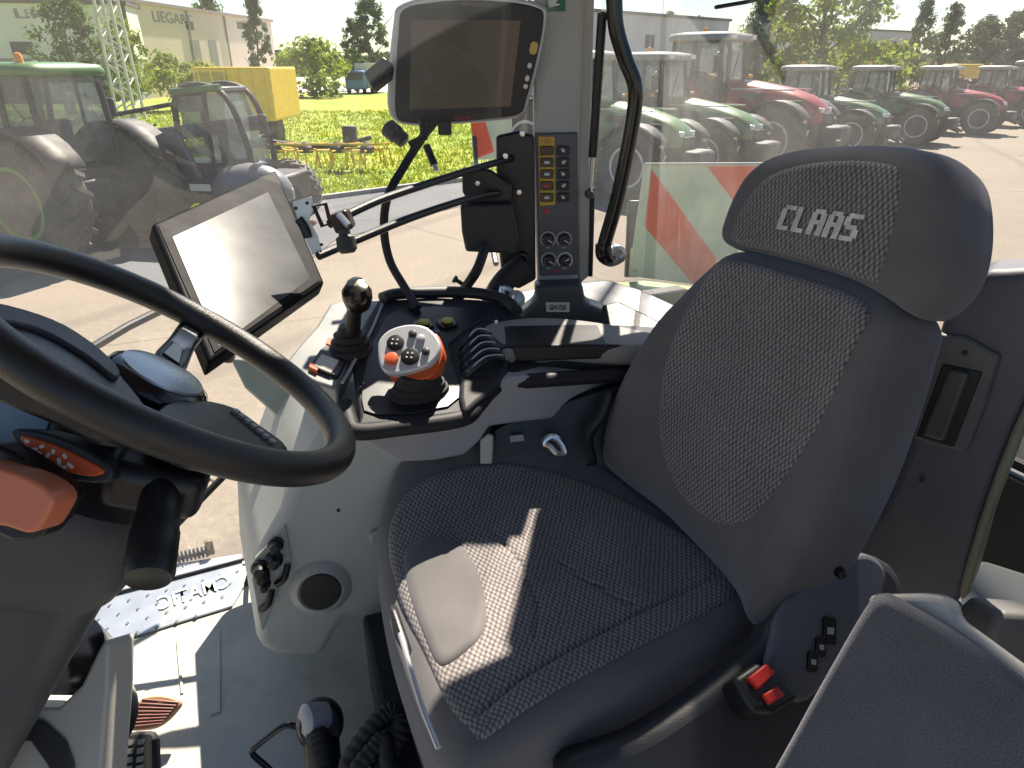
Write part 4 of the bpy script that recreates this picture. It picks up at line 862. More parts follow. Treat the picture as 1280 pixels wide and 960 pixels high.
# shelf behind the seat on the right and the small grey box
rs_ = thing('rear_shelf', 'pale grey rear shelf with a rounded grey box, seen at the right edge', 'shelf', W(1240, 740, 1.15)-Z*.1)
obj('shelf', prism(B(), [W(u, v, t) for u, v, t in [(1190, 720, 1.2), (1228, 698, 1.25), (1330, 730, 1.2), (1330, 900, 1.0), (1200, 800, 1.08)]], -Z*.05), mat('shelf_grey', (.17, .19, .20), .5), rs_, bevel=.01)
obj('shelf_box', prism(B(), [W(u, v, 1.02) for u, v in [(1245, 775), (1255, 765), (1320, 770), (1320, 850), (1250, 830), (1235, 805)]], FW*.08), mat('box_grey', (.24, .23, .22), .5), rs_, bevel=.010, seg=3)
# ============================================================ OUTSIDE
def leafmat(name, c1, c2):
    m, t, o = nt(name); N = t.nodes; L = t.links
    n = N.new('ShaderNodeTexNoise'); n.inputs['Scale'].default_value = 1.1; n.inputs['Detail'].default_value = 5
    g = N.new('ShaderNodeNewGeometry'); L.new(g.outputs['Position'], n.inputs['Vector'])
    cr = N.new('ShaderNodeValToRGB'); e = cr.color_ramp.elements; e[0].position = .35; e[1].position = .65; e[0].color = (*c1, 1); e[1].color = (*c2, 1)
    L.new(n.outputs[0], cr.inputs[0])
    d = N.new('ShaderNodeBsdfDiffuse'); tl = N.new('ShaderNodeBsdfTranslucent'); L.new(cr.outputs[0], d.inputs[0]); L.new(cr.outputs[0], tl.inputs[0])
    mx = N.new('ShaderNodeMixShader'); mx.inputs[0].default_value = .45; L.new(d.outputs[0], mx.inputs[1]); L.new(tl.outputs[0], mx.inputs[2]); L.new(mx.outputs[0], o.inputs[0])
    return m
GZ = -EYE
m_con = paving('ground_concrete', (.20, .165, .128), (.155, .13, .104), .5)
m_road = paving('road_asphalt', (.105, .11, .12), (.08, .082, .088), .7)
m_grass = mat('grass_ground', (.17, .24, .015), .95, var=.2, vs=.5, bump=1, bs=20, dirt=(.30, .32, .02), dscale=.15, dlo=.42, dhi=.62)
m_blade = mat('grass_blades', (.16, .22, .015), .8, var=.2, vs=.6, dirt=(.28, .27, .015), dscale=.15, dlo=.42, dhi=.62)
m_far = mat('far_ground', (.40, .42, .20), .95, var=.2, vs=.05, dirt=(.5, .46, .36), dscale=.02, dlo=.45, dhi=.6)
def sheet(name, pts, z, m):
    bm = B(); bm.faces.new([bm.verts.new((p[0], p[1], z)) for p in pts]); bmesh.ops.recalc_face_normals(bm, faces=bm.faces[:])
    if bm.faces[:][0].normal.z < 0: bmesh.ops.reverse_faces(bm, faces=bm.faces[:])
    return struct(obj(name, bm, m, smooth=False))
sheet('ground', [(-600, -60), (700, -60), (700, 1400), (-600, 1400)], GZ, m_con)
def gp_(pix): return [tuple(G(u, v))[:2] for u, v in pix]
# grass field: from kerb (v~250) to the far road
g_edge = [(-500, 232), (60, 262), (160, 275), (300, 262), (400, 248), (520, 232), (600, 222), (640, 215), (655, 160), (640, 112), (300, 100), (-500, 100)]
gx = gp_(g_edge)
sheet('grass_ground', gx, GZ+.02, m_grass)
sheet('asphalt_lane', gp_([(-500, 300), (60, 330), (250, 390), (330, 370), (420, 300), (560, 262), (640, 244), (640, 220), (600, 226), (400, 250), (160, 277), (60, 264), (-500, 234)]), GZ+.01, m_road)
sheet('far_road', gp_([(-900, 116), (640, 116), (640, 107), (-900, 107)]), GZ+.03, mat('far_road_m', (.55, .52, .47), .9))
sheet('far_field', [(-600, 125), (20, 125), (30, 1400), (-600, 1400)], GZ+.015, m_far)
# kerb along the near grass edge
kb = B(); ke = [V((*p, GZ+.05)) for p in gp_([(160, 277), (300, 264), (400, 250), (520, 234), (600, 224)])]
for a_, c_ in zip(ke, ke[1:]):
    d = c_-a_; box(kb, (a_+c_)/2, d.length, .15, .12, d.normalized(), Z.cross(d.normalized()), Z)
struct(obj('kerb', kb, mat('kerb_stone', (.33, .32, .30), .9), smooth=False))
# grass tufts
def inpoly(x, y, P):
    r = False; j = len(P)-1
    for i in range(len(P)):
        if (P[i][1] > y) != (P[j][1] > y) and x < (P[j][0]-P[i][0])*(y-P[i][1])/(P[j][1]-P[i][1])+P[i][0]: r = not r
        j = i
    return r
bm = B(); rnd = random.Random(3); n = 0
while n < 15000:
    d = 15+ (rnd.random()**1.6)*38; x = rnd.uniform(-.9, .02)*d; y = d
    if not inpoly(x, y, gx): continue
    n += 1
    for k in range(3):
        a0 = rnd.uniform(0, 6.28); s = .012+.0007*d; h = rnd.uniform(.05, .16)
        p = V((x+rnd.uniform(-.2, .2), y+rnd.uniform(-.2, .2), GZ+.02)); t = V((cos(a0), sin(a0), 0))*s
        tip = p+V((rnd.uniform(-.08, .08), rnd.uniform(-.08, .08), h))
        bm.faces.new([bm.verts.new(p-t), bm.verts.new(p+t), bm.verts.new(tip)])
gg = obj('grass', bm, leafmat('grass_blade_leaf', (.17, .26, .02), (.36, .38, .03)), smooth=False); gg['kind'] = 'stuff'

# ---------------- trees
m_bark = mat('bark', (.11, .09, .07), .95, bump=.8, bs=20)
lf_bright = leafmat('leaves_yellow_green', (.16, .24, .04), (.34, .38, .06))
lf_mid = leafmat('leaves_mid', (.07, .12, .04), (.14, .19, .06))
lf_dark = leafmat('leaves_dark', (.06, .09, .05), (.11, .14, .075))
def crown_mesh(seed, h, rad, base, nclump, nleaf, ls, conical=0):
    r = random.Random(seed); bm = B()
    for c in range(nclump):
        t = r.random(); zz = base+(h-base)*t
        env = rad*(sin(pi*min(1, .12+t*.88))**.6)*(1-conical*t)
        a0 = r.uniform(0, 6.28); q = env*sqrt(r.random())*.9
        cc = V((q*cos(a0), q*sin(a0), zz)); cr_ = rad*r.uniform(.16, .34)
        for k in range(nleaf):
            d = V((r.gauss(0, 1), r.gauss(0, 1), r.gauss(0, .8))).normalized()*cr_*r.uniform(.35, 1.05)
            p = cc+d; nn = (d.normalized()+V((r.uniform(-.7, .7), r.uniform(-.7, .7), r.uniform(-.3, .9)))).normalized()
            x, y, _ = frame(nn, V((r.uniform(-1, 1), r.uniform(-1, 1), .3))); s = ls*r.uniform(.6, 1.3)
            bm.faces.new([bm.verts.new(p+x*s), bm.verts.new(p+y*s*.7), bm.verts.new(p-x*s), bm.verts.new(p-y*s*.7)])
    me = bpy.data.meshes.new('crown'); bm.to_mesh(me); bm.free(); return me
def trunk_mesh(seed, h, base, r0):
    r = random.Random(seed+50); bm = B()
    tube(bm, cr_curve([V((0, 0, -.1)), V((r.uniform(-.1, .1), .05, h*.3)), V((r.uniform(-.3, .3), 0, h*.62)), V((r.uniform(-.3, .3), .1, h*.9))], 5), lambda t: r0*(1-.85*t), 8)
    for k in range(7):
        z0 = base+ (h-base)*r.uniform(0, .5); a0 = r.uniform(0, 6.28); l = h*r.uniform(.15, .3)
        tube(bm, [V((0, 0, z0)), V((cos(a0)*l*.5, sin(a0)*l*.5, z0+l*.45)), V((cos(a0)*l*.9, sin(a0)*l*.9, z0+l*.9))], lambda t: r0*.4*(1-.8*t), 5)
    me = bpy.data.meshes.new('trunk'); bm.to_mesh(me); bm.free(); return me
TM = {}
def tree(kind, pos, h, label, name='broadleaf_tree', group=None, rz=0, wide=1.0):
    if kind not in TM:
        spec = dict(bright=(1, 8, 3.4, 1.6, 46, 80, .17, 0), mid=(2, 8, 3.0, 1.4, 60, 70, .15, .1), dark=(3, 8, 2.8, .7, 70, 70, .18, .1), slim=(4, 8, 1.6, 1.0, 70, 60, .13, .25), bush=(5, 3, 2.2, .2, 26, 60, .15, 0))[kind]
        cm = crown_mesh(*spec); cm.materials.append(dict(bright=lf_bright, mid=lf_mid, dark=lf_dark, slim=lf_mid, bush=lf_bright)[kind])
        tmh = trunk_mesh(spec[0], spec[1], spec[3], .16 if kind != 'bush' else .06); tmh.materials.append(m_bark)
        TM[kind] = (cm, tmh, spec[1])
    cm, tmh, h0 = TM[kind]
    t = thing(name, label, 'bush' if kind == 'bush' else 'tree', pos, group); s = h/h0; t.scale = (s*wide, s*wide, s); t.rotation_euler = (0, 0, rz)
    for nm, me in (('crown', cm), ('trunk', tmh)):
        o = bpy.data.objects.new(nm, me); COL.objects.link(o); o.parent = t
    return t
def gpos(u, t): return V(((u-640)/FOC*t, t*1.103, GZ))
tree('bright', gpos(1020, 48), 9.5, 'bright yellow green tree rising behind the red tractor', wide=1.15)
tree('bright', gpos(955, 60), 8.0, 'smaller yellow green tree at the left shoulder of the bright one', rz=2, wide=.9)
tree('dark', gpos(945, 52), 8.2, 'dark purplish tree left of the bright tree', rz=1, wide=.5)
tree('slim', gpos(1142, 85), 10.2, 'slim pale tree between the two grey sheds, left of a pair', group='slim trees beyond the yard')
tree('slim', gpos(1176, 88), 10.0, 'slim pale tree right of its twin beyond the yard', rz=2, group='slim trees beyond the yard', wide=1.1)
for i, (u, t, h, w) in enumerate(((1222, 100, 9.2, 1.3), (1262, 104, 10.2, 1.4), (1300, 100, 9.6, 1.3), (1345, 98, 9.4, 1.3))):
    tree('dark', gpos(u, t), h, ['dark rounded tree, left end of the wood at the right edge', 'tall dark tree in the middle of the wood at the right edge', 'dark tree just inside the right edge of the picture', 'dark tree beyond the right edge'][i], rz=i*1.3, group='dark trees at the right edge', wide=w)
for i, (u, t, h, lab) in enumerate(((1105, 62, 4.6, 'low green bush left of the slim trees'), (1068, 60, 5.0, 'green bush directly under the bright tree'), (1000, 45, 3.6, 'green bush behind the cab of the red tractor'))):
    tree('bush', gpos(u, t), h, lab, 'bush', 'bushes behind the tractor row', i*.8, 1.2)
tree('slim', gpos(464, 85), 11.5, 'tall grey green tree left of the monitor', wide=1.2, rz=1)
tree('slim', gpos(442, 90), 8.5, 'shorter tree beside the truck left of the monitor', rz=2)
tree('slim', gpos(325, 80), 11, 'slim tree rising over the end of the cream hall', rz=3, wide=.8)
tree('mid', gpos(272, 112), 13.0, 'bare looking tree behind the cream hall roof', wide=.8)
tree('mid', gpos(95, 40), 6.4, 'pale budding tree left of the lattice mast', rz=1, wide=1.0)
tree('bright', gpos(158, 44), 5.6, 'young bright green tree right of the lattice mast', rz=2, wide=.75)
tree('bush', gpos(215, 48), 3.5, 'round green bush before the cream hall', 'bush', rz=2, wide=1.1)
tree('bush', gpos(250, 50), 3.0, 'small green bush right of the round one', 'bush', rz=1, wide=.9)
tree('bush', gpos(390, 70), 5.2, 'dark hedge bush left of the truck', 'bush', rz=1, wide=1.2)
tree('slim', gpos(832, 95), 9.6, 'slim tree over the roof of the grey shed', rz=1); tree('slim', gpos(868, 98), 9.2, 'second slim tree over the roof of the grey shed, nearer the red tractor', rz=2)
bm = B(); rnd = random.Random(9)
for k in range(26000):
    x = rnd.uniform(-150, 360); y = 235+rnd.uniform(0, 30)+ (x*x)*.0002; hh = 6.5+2.2*noise.noise(V((x*.045, 0, 0)))+1.6*noise.noise(V((x*.16, 3, 0)))
    z = GZ+rnd.random()**.8*hh; s = rnd.uniform(.5, 1.1)
    xx, yy, _ = frame(V((rnd.uniform(-1, 1), -1, rnd.uniform(-.5, 1))), V((rnd.uniform(-1, 1), 0, 1)))
    p = V((x, y, z)); bm.faces.new([bm.verts.new(p+xx*s), bm.verts.new(p+yy*s), bm.verts.new(p-xx*s), bm.verts.new(p-yy*s)])
o = obj('distant_wood', bm, lf_dark, smooth=False); o['kind'] = 'stuff'

# ---------------- buildings
m_white = mat('wall_white', (.66, .66, .63), .7, var=.05, vs=.4)
m_cream = mat('wall_cream', (.68, .58, .50), .75, var=.06, vs=.3)
m_gwall = mat('wall_grey', (.27, .27, .27), .8, var=.1, vs=.5)
m_trim = mat('roof_trim_dark', (.12, .10, .10), .6)
m_shed = mat('shed_grey_white', (.66, .66, .66), .7, var=.06, vs=.3)
m_win = mat('window_dark', (.05, .055, .06), .2)
def wallbox(p0, p1, depth, z0, z1):
    d = (p1-p0); l = d.length; d.normalize(); nrm = Z.cross(d)
    if nrm.y < 0: nrm = -nrm
    return box(B(), (p0+p1)/2+nrm*depth/2+Z*((z0+z1)/2), l, depth, z1-z0, d, nrm, Z), d, nrm
def flat(p): return V((p.x, p.y, 0))
hall = thing('white_hall', 'white industrial hall with grey lower wall, behind the lattice mast', 'building', gpos(40, 62))
a_, c_ = flat(gpos(-260, 58)), flat(gpos(172, 64))
bm, d, nr = wallbox(a_, c_, 18, GZ+3.6, 5.1); obj('wall', bm, m_white, hall, smooth=False)
bm, d, nr = wallbox(a_+d*.1-nr*-.05, c_-d*.1+nr*.05, 17.8, GZ, GZ+3.6); obj('lower_wall', bm, m_gwall, hall, smooth=False)
bm, _, _ = wallbox(a_-d*.2-nr*.2, c_+d*.2-nr*.2, 18.4, 5.1, 5.4); obj('roof', bm, m_trim, hall, smooth=False)
bm, _, _ = wallbox(c_-d*.4-nr*.08, c_-nr*.08, .1, 2.0, 5.1); obj('corner_trim', bm, m_trim, hall, smooth=False)
fh = Fr(c_*1-nr*.02, d, Z, -nr)
def hall_text(s, u, v, w, h, fr, par, m, nm='wall_lettering'): x, y = fr.px(u, v); return text(s, fr, x, y, w, h, m, par, ext=0, lift=.05, name=nm)
m_letter = mat('wall_letter_grey', (.22, .22, .24), .6)
hall_text('LI', 31, 17, 1.6, .75, fh, hall, m_letter)
hall_text('EGART', 52, 17, 2.6, .62, fh, hall, m_letter)
for k in range(5):
    x, y = fh.px(-180+k*52, 60); obj('window', slab(fh, [(x-.9, y-.5), (x+.9, y-.5), (x+.9, y+.5), (x-.9, y+.5)], -.02, .03), m_win, hall, smooth=False)
hall2 = thing('cream_hall', 'long cream industrial hall receding to the right, with dark doors and LIEGART lettering', 'building', gpos(260, 80))
a_, c_ = flat(gpos(168, 66)), flat(gpos(346, 96))
bm, d, nr = wallbox(a_, c_, 20, GZ, 5.6); obj('wall', bm, m_cream, hall2, smooth=False)
bm, _, _ = wallbox(a_-d*.2-nr*.25, c_+d*.3-nr*.25, 20.6, 5.6, 5.9); obj('roof', bm, mat('roof_pinkgrey', (.36, .30, .29), .7), hall2, smooth=False)
fh2 = Fr(a_, d, Z, -nr)
x, y = fh2.px(208, 22); text('LIEGART', fh2, fh2.px(200, 22)[0]+2.4, y, 7.5, 1.0, m_letter, hall2, lift=.05, name='wall_lettering')
for (u0, u1, v0) in ((238, 250, 50), (262, 271, 50)):
    x0, _ = fh2.px(u0, 60); x1, _ = fh2.px(u1, 60); y1 = fh2.px(u0, v0)[1]
    obj('door', slab(fh2, [(x0, GZ), (x1, GZ), (x1, y1), (x0, y1)], -.02, .04), m_gwall, hall2, smooth=False)
for u in (237, 300, 330):
    x, y = fh2.px(u, 32); obj('window', slab(fh2, [(x-.8, y-.4), (x+.8, y-.4), (x+.8, y+.4), (x-.8, y+.4)], -.02, .04), m_win, hall2, smooth=False)
# pipes on the wall
for u in (236, 282): x, _ = fh2.px(u, 40); obj('drain_pipe', box(B(), fh2.at(x, 1.2, .12), .15, .15, 8.6, fh2.x, fh2.n, Z), m_gwall, hall2, smooth=False)
shed = thing('grey_shed', 'long pale grey shed with two small windows, behind the tractors near the grab rail', 'building', gpos(840, 70))
a_, c_ = flat(gpos(700, 62)), flat(gpos(905, 78))
bm, d, nr = wallbox(a_, c_, 18, GZ, 4.6); obj('wall', bm, m_shed, shed, smooth=False)
bm, _, _ = wallbox(a_-d*.2-nr*.2, c_+d*.2-nr*.2, 18.5, 4.6, 4.85); obj('roof', bm, mat('shed_roof', (.22, .22, .23), .6), shed, smooth=False)
fs = Fr(a_, d, Z, -nr)
for u in (812, 866):
    x, y = fs.px(u, 52)
    w = obj('window', slab(fs, [(x-.7, y-.6), (x+.7, y-.6), (x+.7, y+.6), (x-.7, y+.6)], -.02, .05), m_win, shed, smooth=False)
    obj('window_bar', slab(fs, [(x-.04, y-.6), (x+.04, y-.6), (x+.04, y+.6), (x-.04, y+.6)], .05, .07), m_white, w, smooth=False)
shed2 = thing('far_grey_shed', 'small pale grey shed in the gap right of the bright green tree', 'building', gpos(1100, 92))
a_, c_ = flat(gpos(1045, 88)), flat(gpos(1134, 96))
bm, d, nr = wallbox(a_, c_, 15, GZ, 4.3); obj('wall', bm, m_shed, shed2, smooth=False)
bm, _, _ = wallbox(a_-d*.2-nr*.2, c_+d*.2-nr*.2, 15.5, 4.3, 4.5); obj('roof', bm, m_trim, shed2, smooth=False)

# lattice mast and the goal frame, fence
mast = thing('lattice_mast', 'pale grey lattice mast standing on the grass left of the telehandler', 'mast', G(165, 150))
mp_ = G(165, 150); cm_ = mat('mast_grey', (.55, .56, .54), .6)
for i in (-1, 1):
    for j in (-1, 1): obj('leg', tube(B(), [mp_+V((i*.55, j*.55, 0)), mp_+V((i*.30, j*.30, 14))], .09, 6), cm_, mast)
bm = B()
for k in range(22):
    z0 = k*.62; w0 = .55-.25*z0/14; w1 = .55-.25*(z0+.62)/14
    for s in (-1, 1):
        a0 = -1 if k % 2 else 1
        tube(bm, [mp_+V((a0*w0, s*w0, z0)), mp_+V((-a0*w1, s*w1, z0+.62))], .045, 4); tube(bm, [mp_+V((s*w0, a0*w0, z0)), mp_+V((s*w1, -a0*w1, z0+.62))], .045, 4)
obj('bracing', bm, cm_, mast)
gf = single(obj('goal_frame', tube(B(), [G(92, 140), G(92, 140)+Z*2.0, G(117, 140)+Z*2.0, G(117, 140)], .06, 6), m_white), 'white tubular frame like a small goal on the far grass', 'frame')
fenc = thing('wire_fence', 'low wire fence with thin pale posts along the far side of the grass', 'fence', G(250, 122))
for k in range(18):
    p = G(-40+k*26, 122); obj('post', tube(B(), [p, p+Z*1.5], .05, 6), cm_, fenc)
for hh in (.5, 1.0, 1.45): obj('wire', tube(B(), [G(-60, 122)+Z*hh, G(420, 122)+Z*hh], .02, 4), cm_, fenc)
bs_ = thing('bent_street_light', 'pale tilted sign board on a post near the far left', 'sign', G(60, 132))
obj('board', box(B(), G(52, 132)+Z*2.6, 1.5, .08, 1.3, V((.95, 0, .3)), V((0, 1, 0)), V((-.3, 0, .95))), m_white, bs_)
obj('post', tube(B(), [G(58, 132), G(58, 132)+Z*2.4], .06, 6), cm_, bs_)

# truck far away
trk = thing('delivery_truck', 'small blue and white box truck driving on the far road', 'truck', gpos(452, 80))
tb_ = gpos(452, 80)
obj('cab', box(B(), tb_+V((-.5, -1.2, 1.5)), 2.3, 1.8, 2.0), mat('truck_blue', (.08, .18, .42), .4), trk, bevel=.15)
obj('cargo_box', box(B(), tb_+V((.6, 2.0, 1.95)), 2.6, 5.2, 2.7), m_white, trk, bevel=.05)
obj('windscreen', box(B(), tb_+V((-.5, -2.12, 1.9)), 1.9, .05, .8), m_win, trk)
for sx in (-1.4, .4):
    for sy in (-1.4, 3.4): obj('wheel', lathe(B(), tb_+V((sx, sy, .5)), V((1, 0, 0)), [(.5, -.15), (.5, .15), (0, .15)], 16), rubber, trk)

# ---------------- tractors
m_tyre = mat('tyre_rubber', (.05, .048, .045), .85, dirt=(.16, .14, .11), dscale=2, dlo=.4, dhi=.7)
m_tglass = glass('tractor_cab_glass', (.45, .50, .50), .25, (.55, .6, .6))
m_chas = mat('chassis_black', (.03, .03, .032), .6, dirt=(.12, .10, .08), dscale=3)
m_rimw = mat('rim_grey_white', (.62, .62, .62), .5)
m_rimr = mat('rim_silver_red', (.66, .62, .60), .5)
def wheel(par, x, y, r, w, rimm, lug=True):
    ax = V((0, 1 if y > 0 else -1, 0)); O = par.location+V((x, y, r))
    t = obj('tyre', lathe(B(), O, ax, [(r*.56, -w*.5), (r*.62, -w*.5), (r*.90, -w*.48), (r*.95, -w*.40), (r*.965, 0), (r*.95, w*.40), (r*.90, w*.48), (r*.62, w*.5), (r*.56, w*.42)], 36), m_tyre, par)
    if lug:
        bm = B(); n = 20
        for k in range(n):
            for s in (-1, 1):
                a0 = 2*pi*(k+(.5 if s > 0 else 0))/n; da = .20
                c0 = V((cos(a0), 0, sin(a0))); c1 = V((cos(a0+da), 0, sin(a0+da)))
                tg = (c1-c0).normalized(); p0 = O+c0*r*.975+V((0, s*w*.02, 0)); p1 = O+c1*r*.955+V((0, s*w*.49, 0))
                dd = (p1-p0); l = dd.length; dd.normalize(); up = (c0+c1).normalized(); sd = dd.cross(up).normalized()
                box(bm, (p0+p1)/2, l, r*.075, r*.075, dd, sd, up.cross(V((0, 0, 0))) if 0 else sd.cross(dd))
        obj('tread_lugs', bm, m_tyre, t, smooth=False)
    obj('rim', lathe(B(), O, ax, [(r*.58, -w*.3), (r*.58, w*.44), (r*.52, w*.45), (r*.46, w*.30), (r*.22, w*.24), (r*.20, w*.36), (0, w*.37)], 28), rimm, t)
    return t
def make_tractor(loc, body, rimm, roofm, label, group):
    t = thing('parked_tractor', label, 'tractor', loc, group); L0 = t.location
    def bx_p(name, c, s, m, bev=.04, par=None, rot=None):
        return obj(name, box(B(), L0+V(c), *s), m, par or t, bevel=bev)
    for y in (-.95, .95): wheel(t, -1.15, y, .98, .62, rimm)
    for y in (-.92, .92): wheel(t, 1.55, y, .74, .50, rimm)
    bx_p('chassis', (.3, 0, .95), (3.6, .55, .55), m_chas); bx_p('axle', (1.55, 0, .75), (.3, 1.5, .25), m_chas); bx_p('axle', (-1.15, 0, .98), (.4, 1.5, .4), m_chas)
    def hs(x, w, z0, z1, n=10):
        out = [V((x, -w/2, z0)), V((x, -w/2*1.02, z0+(z1-z0)*.65))]
        for k in range(n+1):
            a0 = pi*k/n; out.append(V((x, -w/2*cos(a0)*.98, z0+(z1-z0)*(.72+.28*sin(a0)))))
        return out+[V((x, w/2*1.02, z0+(z1-z0)*.65)), V((x, w/2, z0))]
    hood = obj('hood', loft(B(), [[L0+p for p in hs(*q)] for q in ((-.05, .98, 1.15, 1.98), (.6, .95, 1.15, 1.95), (1.4, .88, 1.15, 1.82), (1.95, .80, 1.1, 1.66), (2.2, .70, 1.08, 1.50), (2.32, .5, 1.1, 1.32))]), body, t, bevel=.02, sharp=50)
    for y in (-1, 1):
        bx_p('side_grille', (1.35, y*.455, 1.38), (1.1, .03, .36), m_chas, .02, hood)
        bx_p('headlight', (2.22, y*.22, 1.36), (.16, .16, .12), mat('lamp_glass', (.7, .7, .68), .15), .03, hood)
    bx_p('front_grille', (2.31, 0, 1.2), (.10, .46, .22), m_chas, .02, hood)
    bx_p('front_weight', (2.55, 0, .85), (.45, .8, .42), m_chas, .08)
    for y in (-.28, .28): obj('lift_arm', tube(B(), [L0+V((2.3, y, .8)), L0+V((2.95, y, .55))], .05, 8), m_chas, t)
    # cab
    cf = obj('cab_frame', B(), m_chas, t) if 0 else None
    bm = B()
    P = [(-.02, .62, 1.25), (-.95, .68, 1.25), (-1.15, .66, 1.6)]
    for s in (-1, 1):
        for a_, c_ in (((.08, .60, 1.2), (-.10, .62, 2.78)), ((-.72, .74, 1.2), (-.72, .68, 2.78)), ((-1.35, .66, 1.55), (-1.28, .62, 2.78))):
            tube(bm, [L0+V((a_[0], s*a_[1], a_[2])), L0+V((c_[0], s*c_[1], c_[2]))], .05, 8)
        tube(bm, [L0+V((.08, s*.6, 1.2)), L0+V((-.72, s*.74, 1.2)), L0+V((-1.35, s*.66, 1.55))], .05, 8)
    obj('cab_frame', bm, m_chas, t)
    gb = [(.07, 1.22), (-1.33, 1.5), (-1.27, 2.76), (-.11, 2.76)]
    obj('cab_glass', prism(B(), [L0+V((x, -.66, z)) for x, z in gb], V((0, 1.32, 0))), m_tglass, t, smooth=False)
    bx_p('cab_floor', (-.6, 0, 1.22), (1.3, 1.25, .3), m_chas)
    bx_p('driver_seat', (-.85, 0, 1.75), (.2, .5, .75), m_chas, .06); bx_p('dashboard', (-.12, 0, 1.7), (.25, .5, .4), m_chas, .06)
    rf = obj('roof', loft(B(), [[L0+V((x*k-.68, y*k, z)) for x, y in rrect(0, 0, 1.65, 1.55, .3, 4)] for k, z in ((.96, 2.77), (1.0, 2.80), (1.0, 2.86), (.95, 2.93), (.6, 2.97))]), roofm, t, sharp=60)
    for y in (-.5, .5): obj('work_light', box(B(), L0+V((.15, y, 2.86)), .06, .2, .1), mat('lamp_glass', (.7, .7, .68), .15), rf)
    for s in (-1, 1):
        arc = [V((-1.15+1.10*cos(a0), s*.93, .98+1.10*sin(a0))) for a0 in [radians(20+130*k/12) for k in range(13)]]
        bm = B(); prev = None
        for p in arc:
            cur = [bm.verts.new(L0+p+V((0, -.30, 0))), bm.verts.new(L0+p+V((0, .30, 0)))]
            if prev: bm.faces.new((prev[0], prev[1], cur[1], cur[0]))
            prev = cur
        obj('fender', bm, body, t, solid=.04)
        arc = [V((1.55+.84*cos(a0), s*.92, .74+.84*sin(a0))) for a0 in [radians(35+110*k/8) for k in range(9)]]
        bm = B(); prev = None
        for p in arc:
            cur = [bm.verts.new(L0+p+V((0, -.24, 0))), bm.verts.new(L0+p+V((0, .24, 0)))]
            if prev: bm.faces.new((prev[0], prev[1], cur[1], cur[0]))
            prev = cur
        obj('front_mudguard', bm, m_chas, t, solid=.03)
        mr_ = obj('mirror', box(B(), L0+V((.1, s*1.12, 2.3)), .06, .22, .36), m_chas, t, bevel=.03)
        obj('mirror_arm', tube(B(), [L0+V((-.05, s*.64, 2.6)), L0+V((.1, s*1.12, 2.5))], .02, 6), m_chas, mr_)
    obj('exhaust', tube(B(), [L0+V((.15, -.55, 1.7)), L0+V((.12, -.58, 2.6)), L0+V((.06, -.58, 2.75))], .055, 10), m_chas, t)
    for s in (-1, 1):
        bx_p('hood_vent', (.75, s*.485, 1.62), (.5, .02, .16), m_chas, .02, hood)
        bx_p('hood_stripe', (.95, s*.478, 1.80 if body is not m_red else 1.77), (1.5, .015, .035), mat('stripe_pale', (.55, .55, .52), .4), .004, hood)
        bx_p('turn_lamp', (-.02, s*.98, 2.02), (.08, .12, .08), mat('lamp_amber', (.8, .3, .02), .3), .02)
        bx_p('toolbox', (.35, s*.52, .95), (.7, .3, .4), m_chas, .04)
    obj('beacon', lathe(B(), L0+V((-1.1, .5, 2.95)), Z, [(.06, 0), (.06, .1), (.04, .14), (0, .15)], 12), mat('lamp_amber', (.8, .3, .02), .3), t)
    obj('cab_wiper', tube(B(), [L0+V((.03, .1, 2.55)), L0+V((.09, -.25, 2.0))], .015, 5), m_chas, t)
    obj('steering_wheel', tube(B(), [L0+V((-.35+.06*cos(q), .2*sin(q), 1.95+.19*cos(q))) for q in [2*pi*k/14 for k in range(14)]], .018, 6, closed=True), m_chas, t)
    obj('steps', prism(B(), [L0+V((-.25, .72, z)) if i < 2 else L0+V((.12, .72, z)) for i, z in enumerate((.5, 1.2, 1.2, .5))], V((0, .16, 0))), m_chas, t, bevel=.02)
    return t
def copy_thing(t, loc, rz, label):
    c = t.copy(); COL.objects.link(c); c.location = loc; c.rotation_euler = (0, 0, rz); c['label'] = label
    def rec(src, dst):
        for ch in [o for o in allobs if o.parent == src]:
            q = ch.copy(); COL.objects.link(q); q.parent = dst; rec(ch, q)
    allobs = list(bpy.data.objects); rec(t, c); return c
m_green = mat('paint_green', (.10, .19, .06), .35, coat=.4); m_red = mat('paint_red', (.33, .022, .028), .35, coat=.4)
m_lgreen = mat('paint_light_green', (.07, .17, .035), .4, coat=.3)
m_wroof = mat('roof_paint_white', (.30, .30, .29), .5); m_rroof = mat('roof_paint_red', (.40, .08, .08), .4)
GRP = 'tractors parked in a row'
def tp_(u, t, dy=0): p = gpos(u, t); return p
ang = radians(-42)
red = make_tractor(tp_(918, 20.8), m_red, m_rimr, m_wroof, 'largest red tractor with white roof, just left of the headrest', GRP); red.rotation_euler = (0, 0, ang)
grn = make_tractor(tp_(845, 18.4), m_green, m_rimw, m_wroof, 'dark green tractor left of the nearest red one', GRP); grn.rotation_euler = (0, 0, ang)
grn.scale = (1.1,)*3; red.scale = (1.3,)*3
copy_thing(grn, tp_(752, 16.6), ang, 'green tractor cut by the grab rail, left end of the row')
grn.scale = (1, 1, 1)
copy_thing(grn, tp_(1035, 24.5), ang, 'green tractor just right of the nearest red one')
copy_thing(grn, tp_(1118, 28), ang, 'green tractor under the slim pair of trees')
_r = copy_thing(red, tp_(1198, 32.0), ang, 'red tractor second from the right end of the row'); _r.scale = (1, 1, 1)
_r = copy_thing(red, tp_(1266, 36.0), ang, 'red tractor at the right edge of the picture'); _r.scale = (1, 1, 1)
grn.scale = (1.1,)*3
_r = copy_thing(grn, tp_(1310, 41.0), ang, 'green tractor partly beyond the right edge')
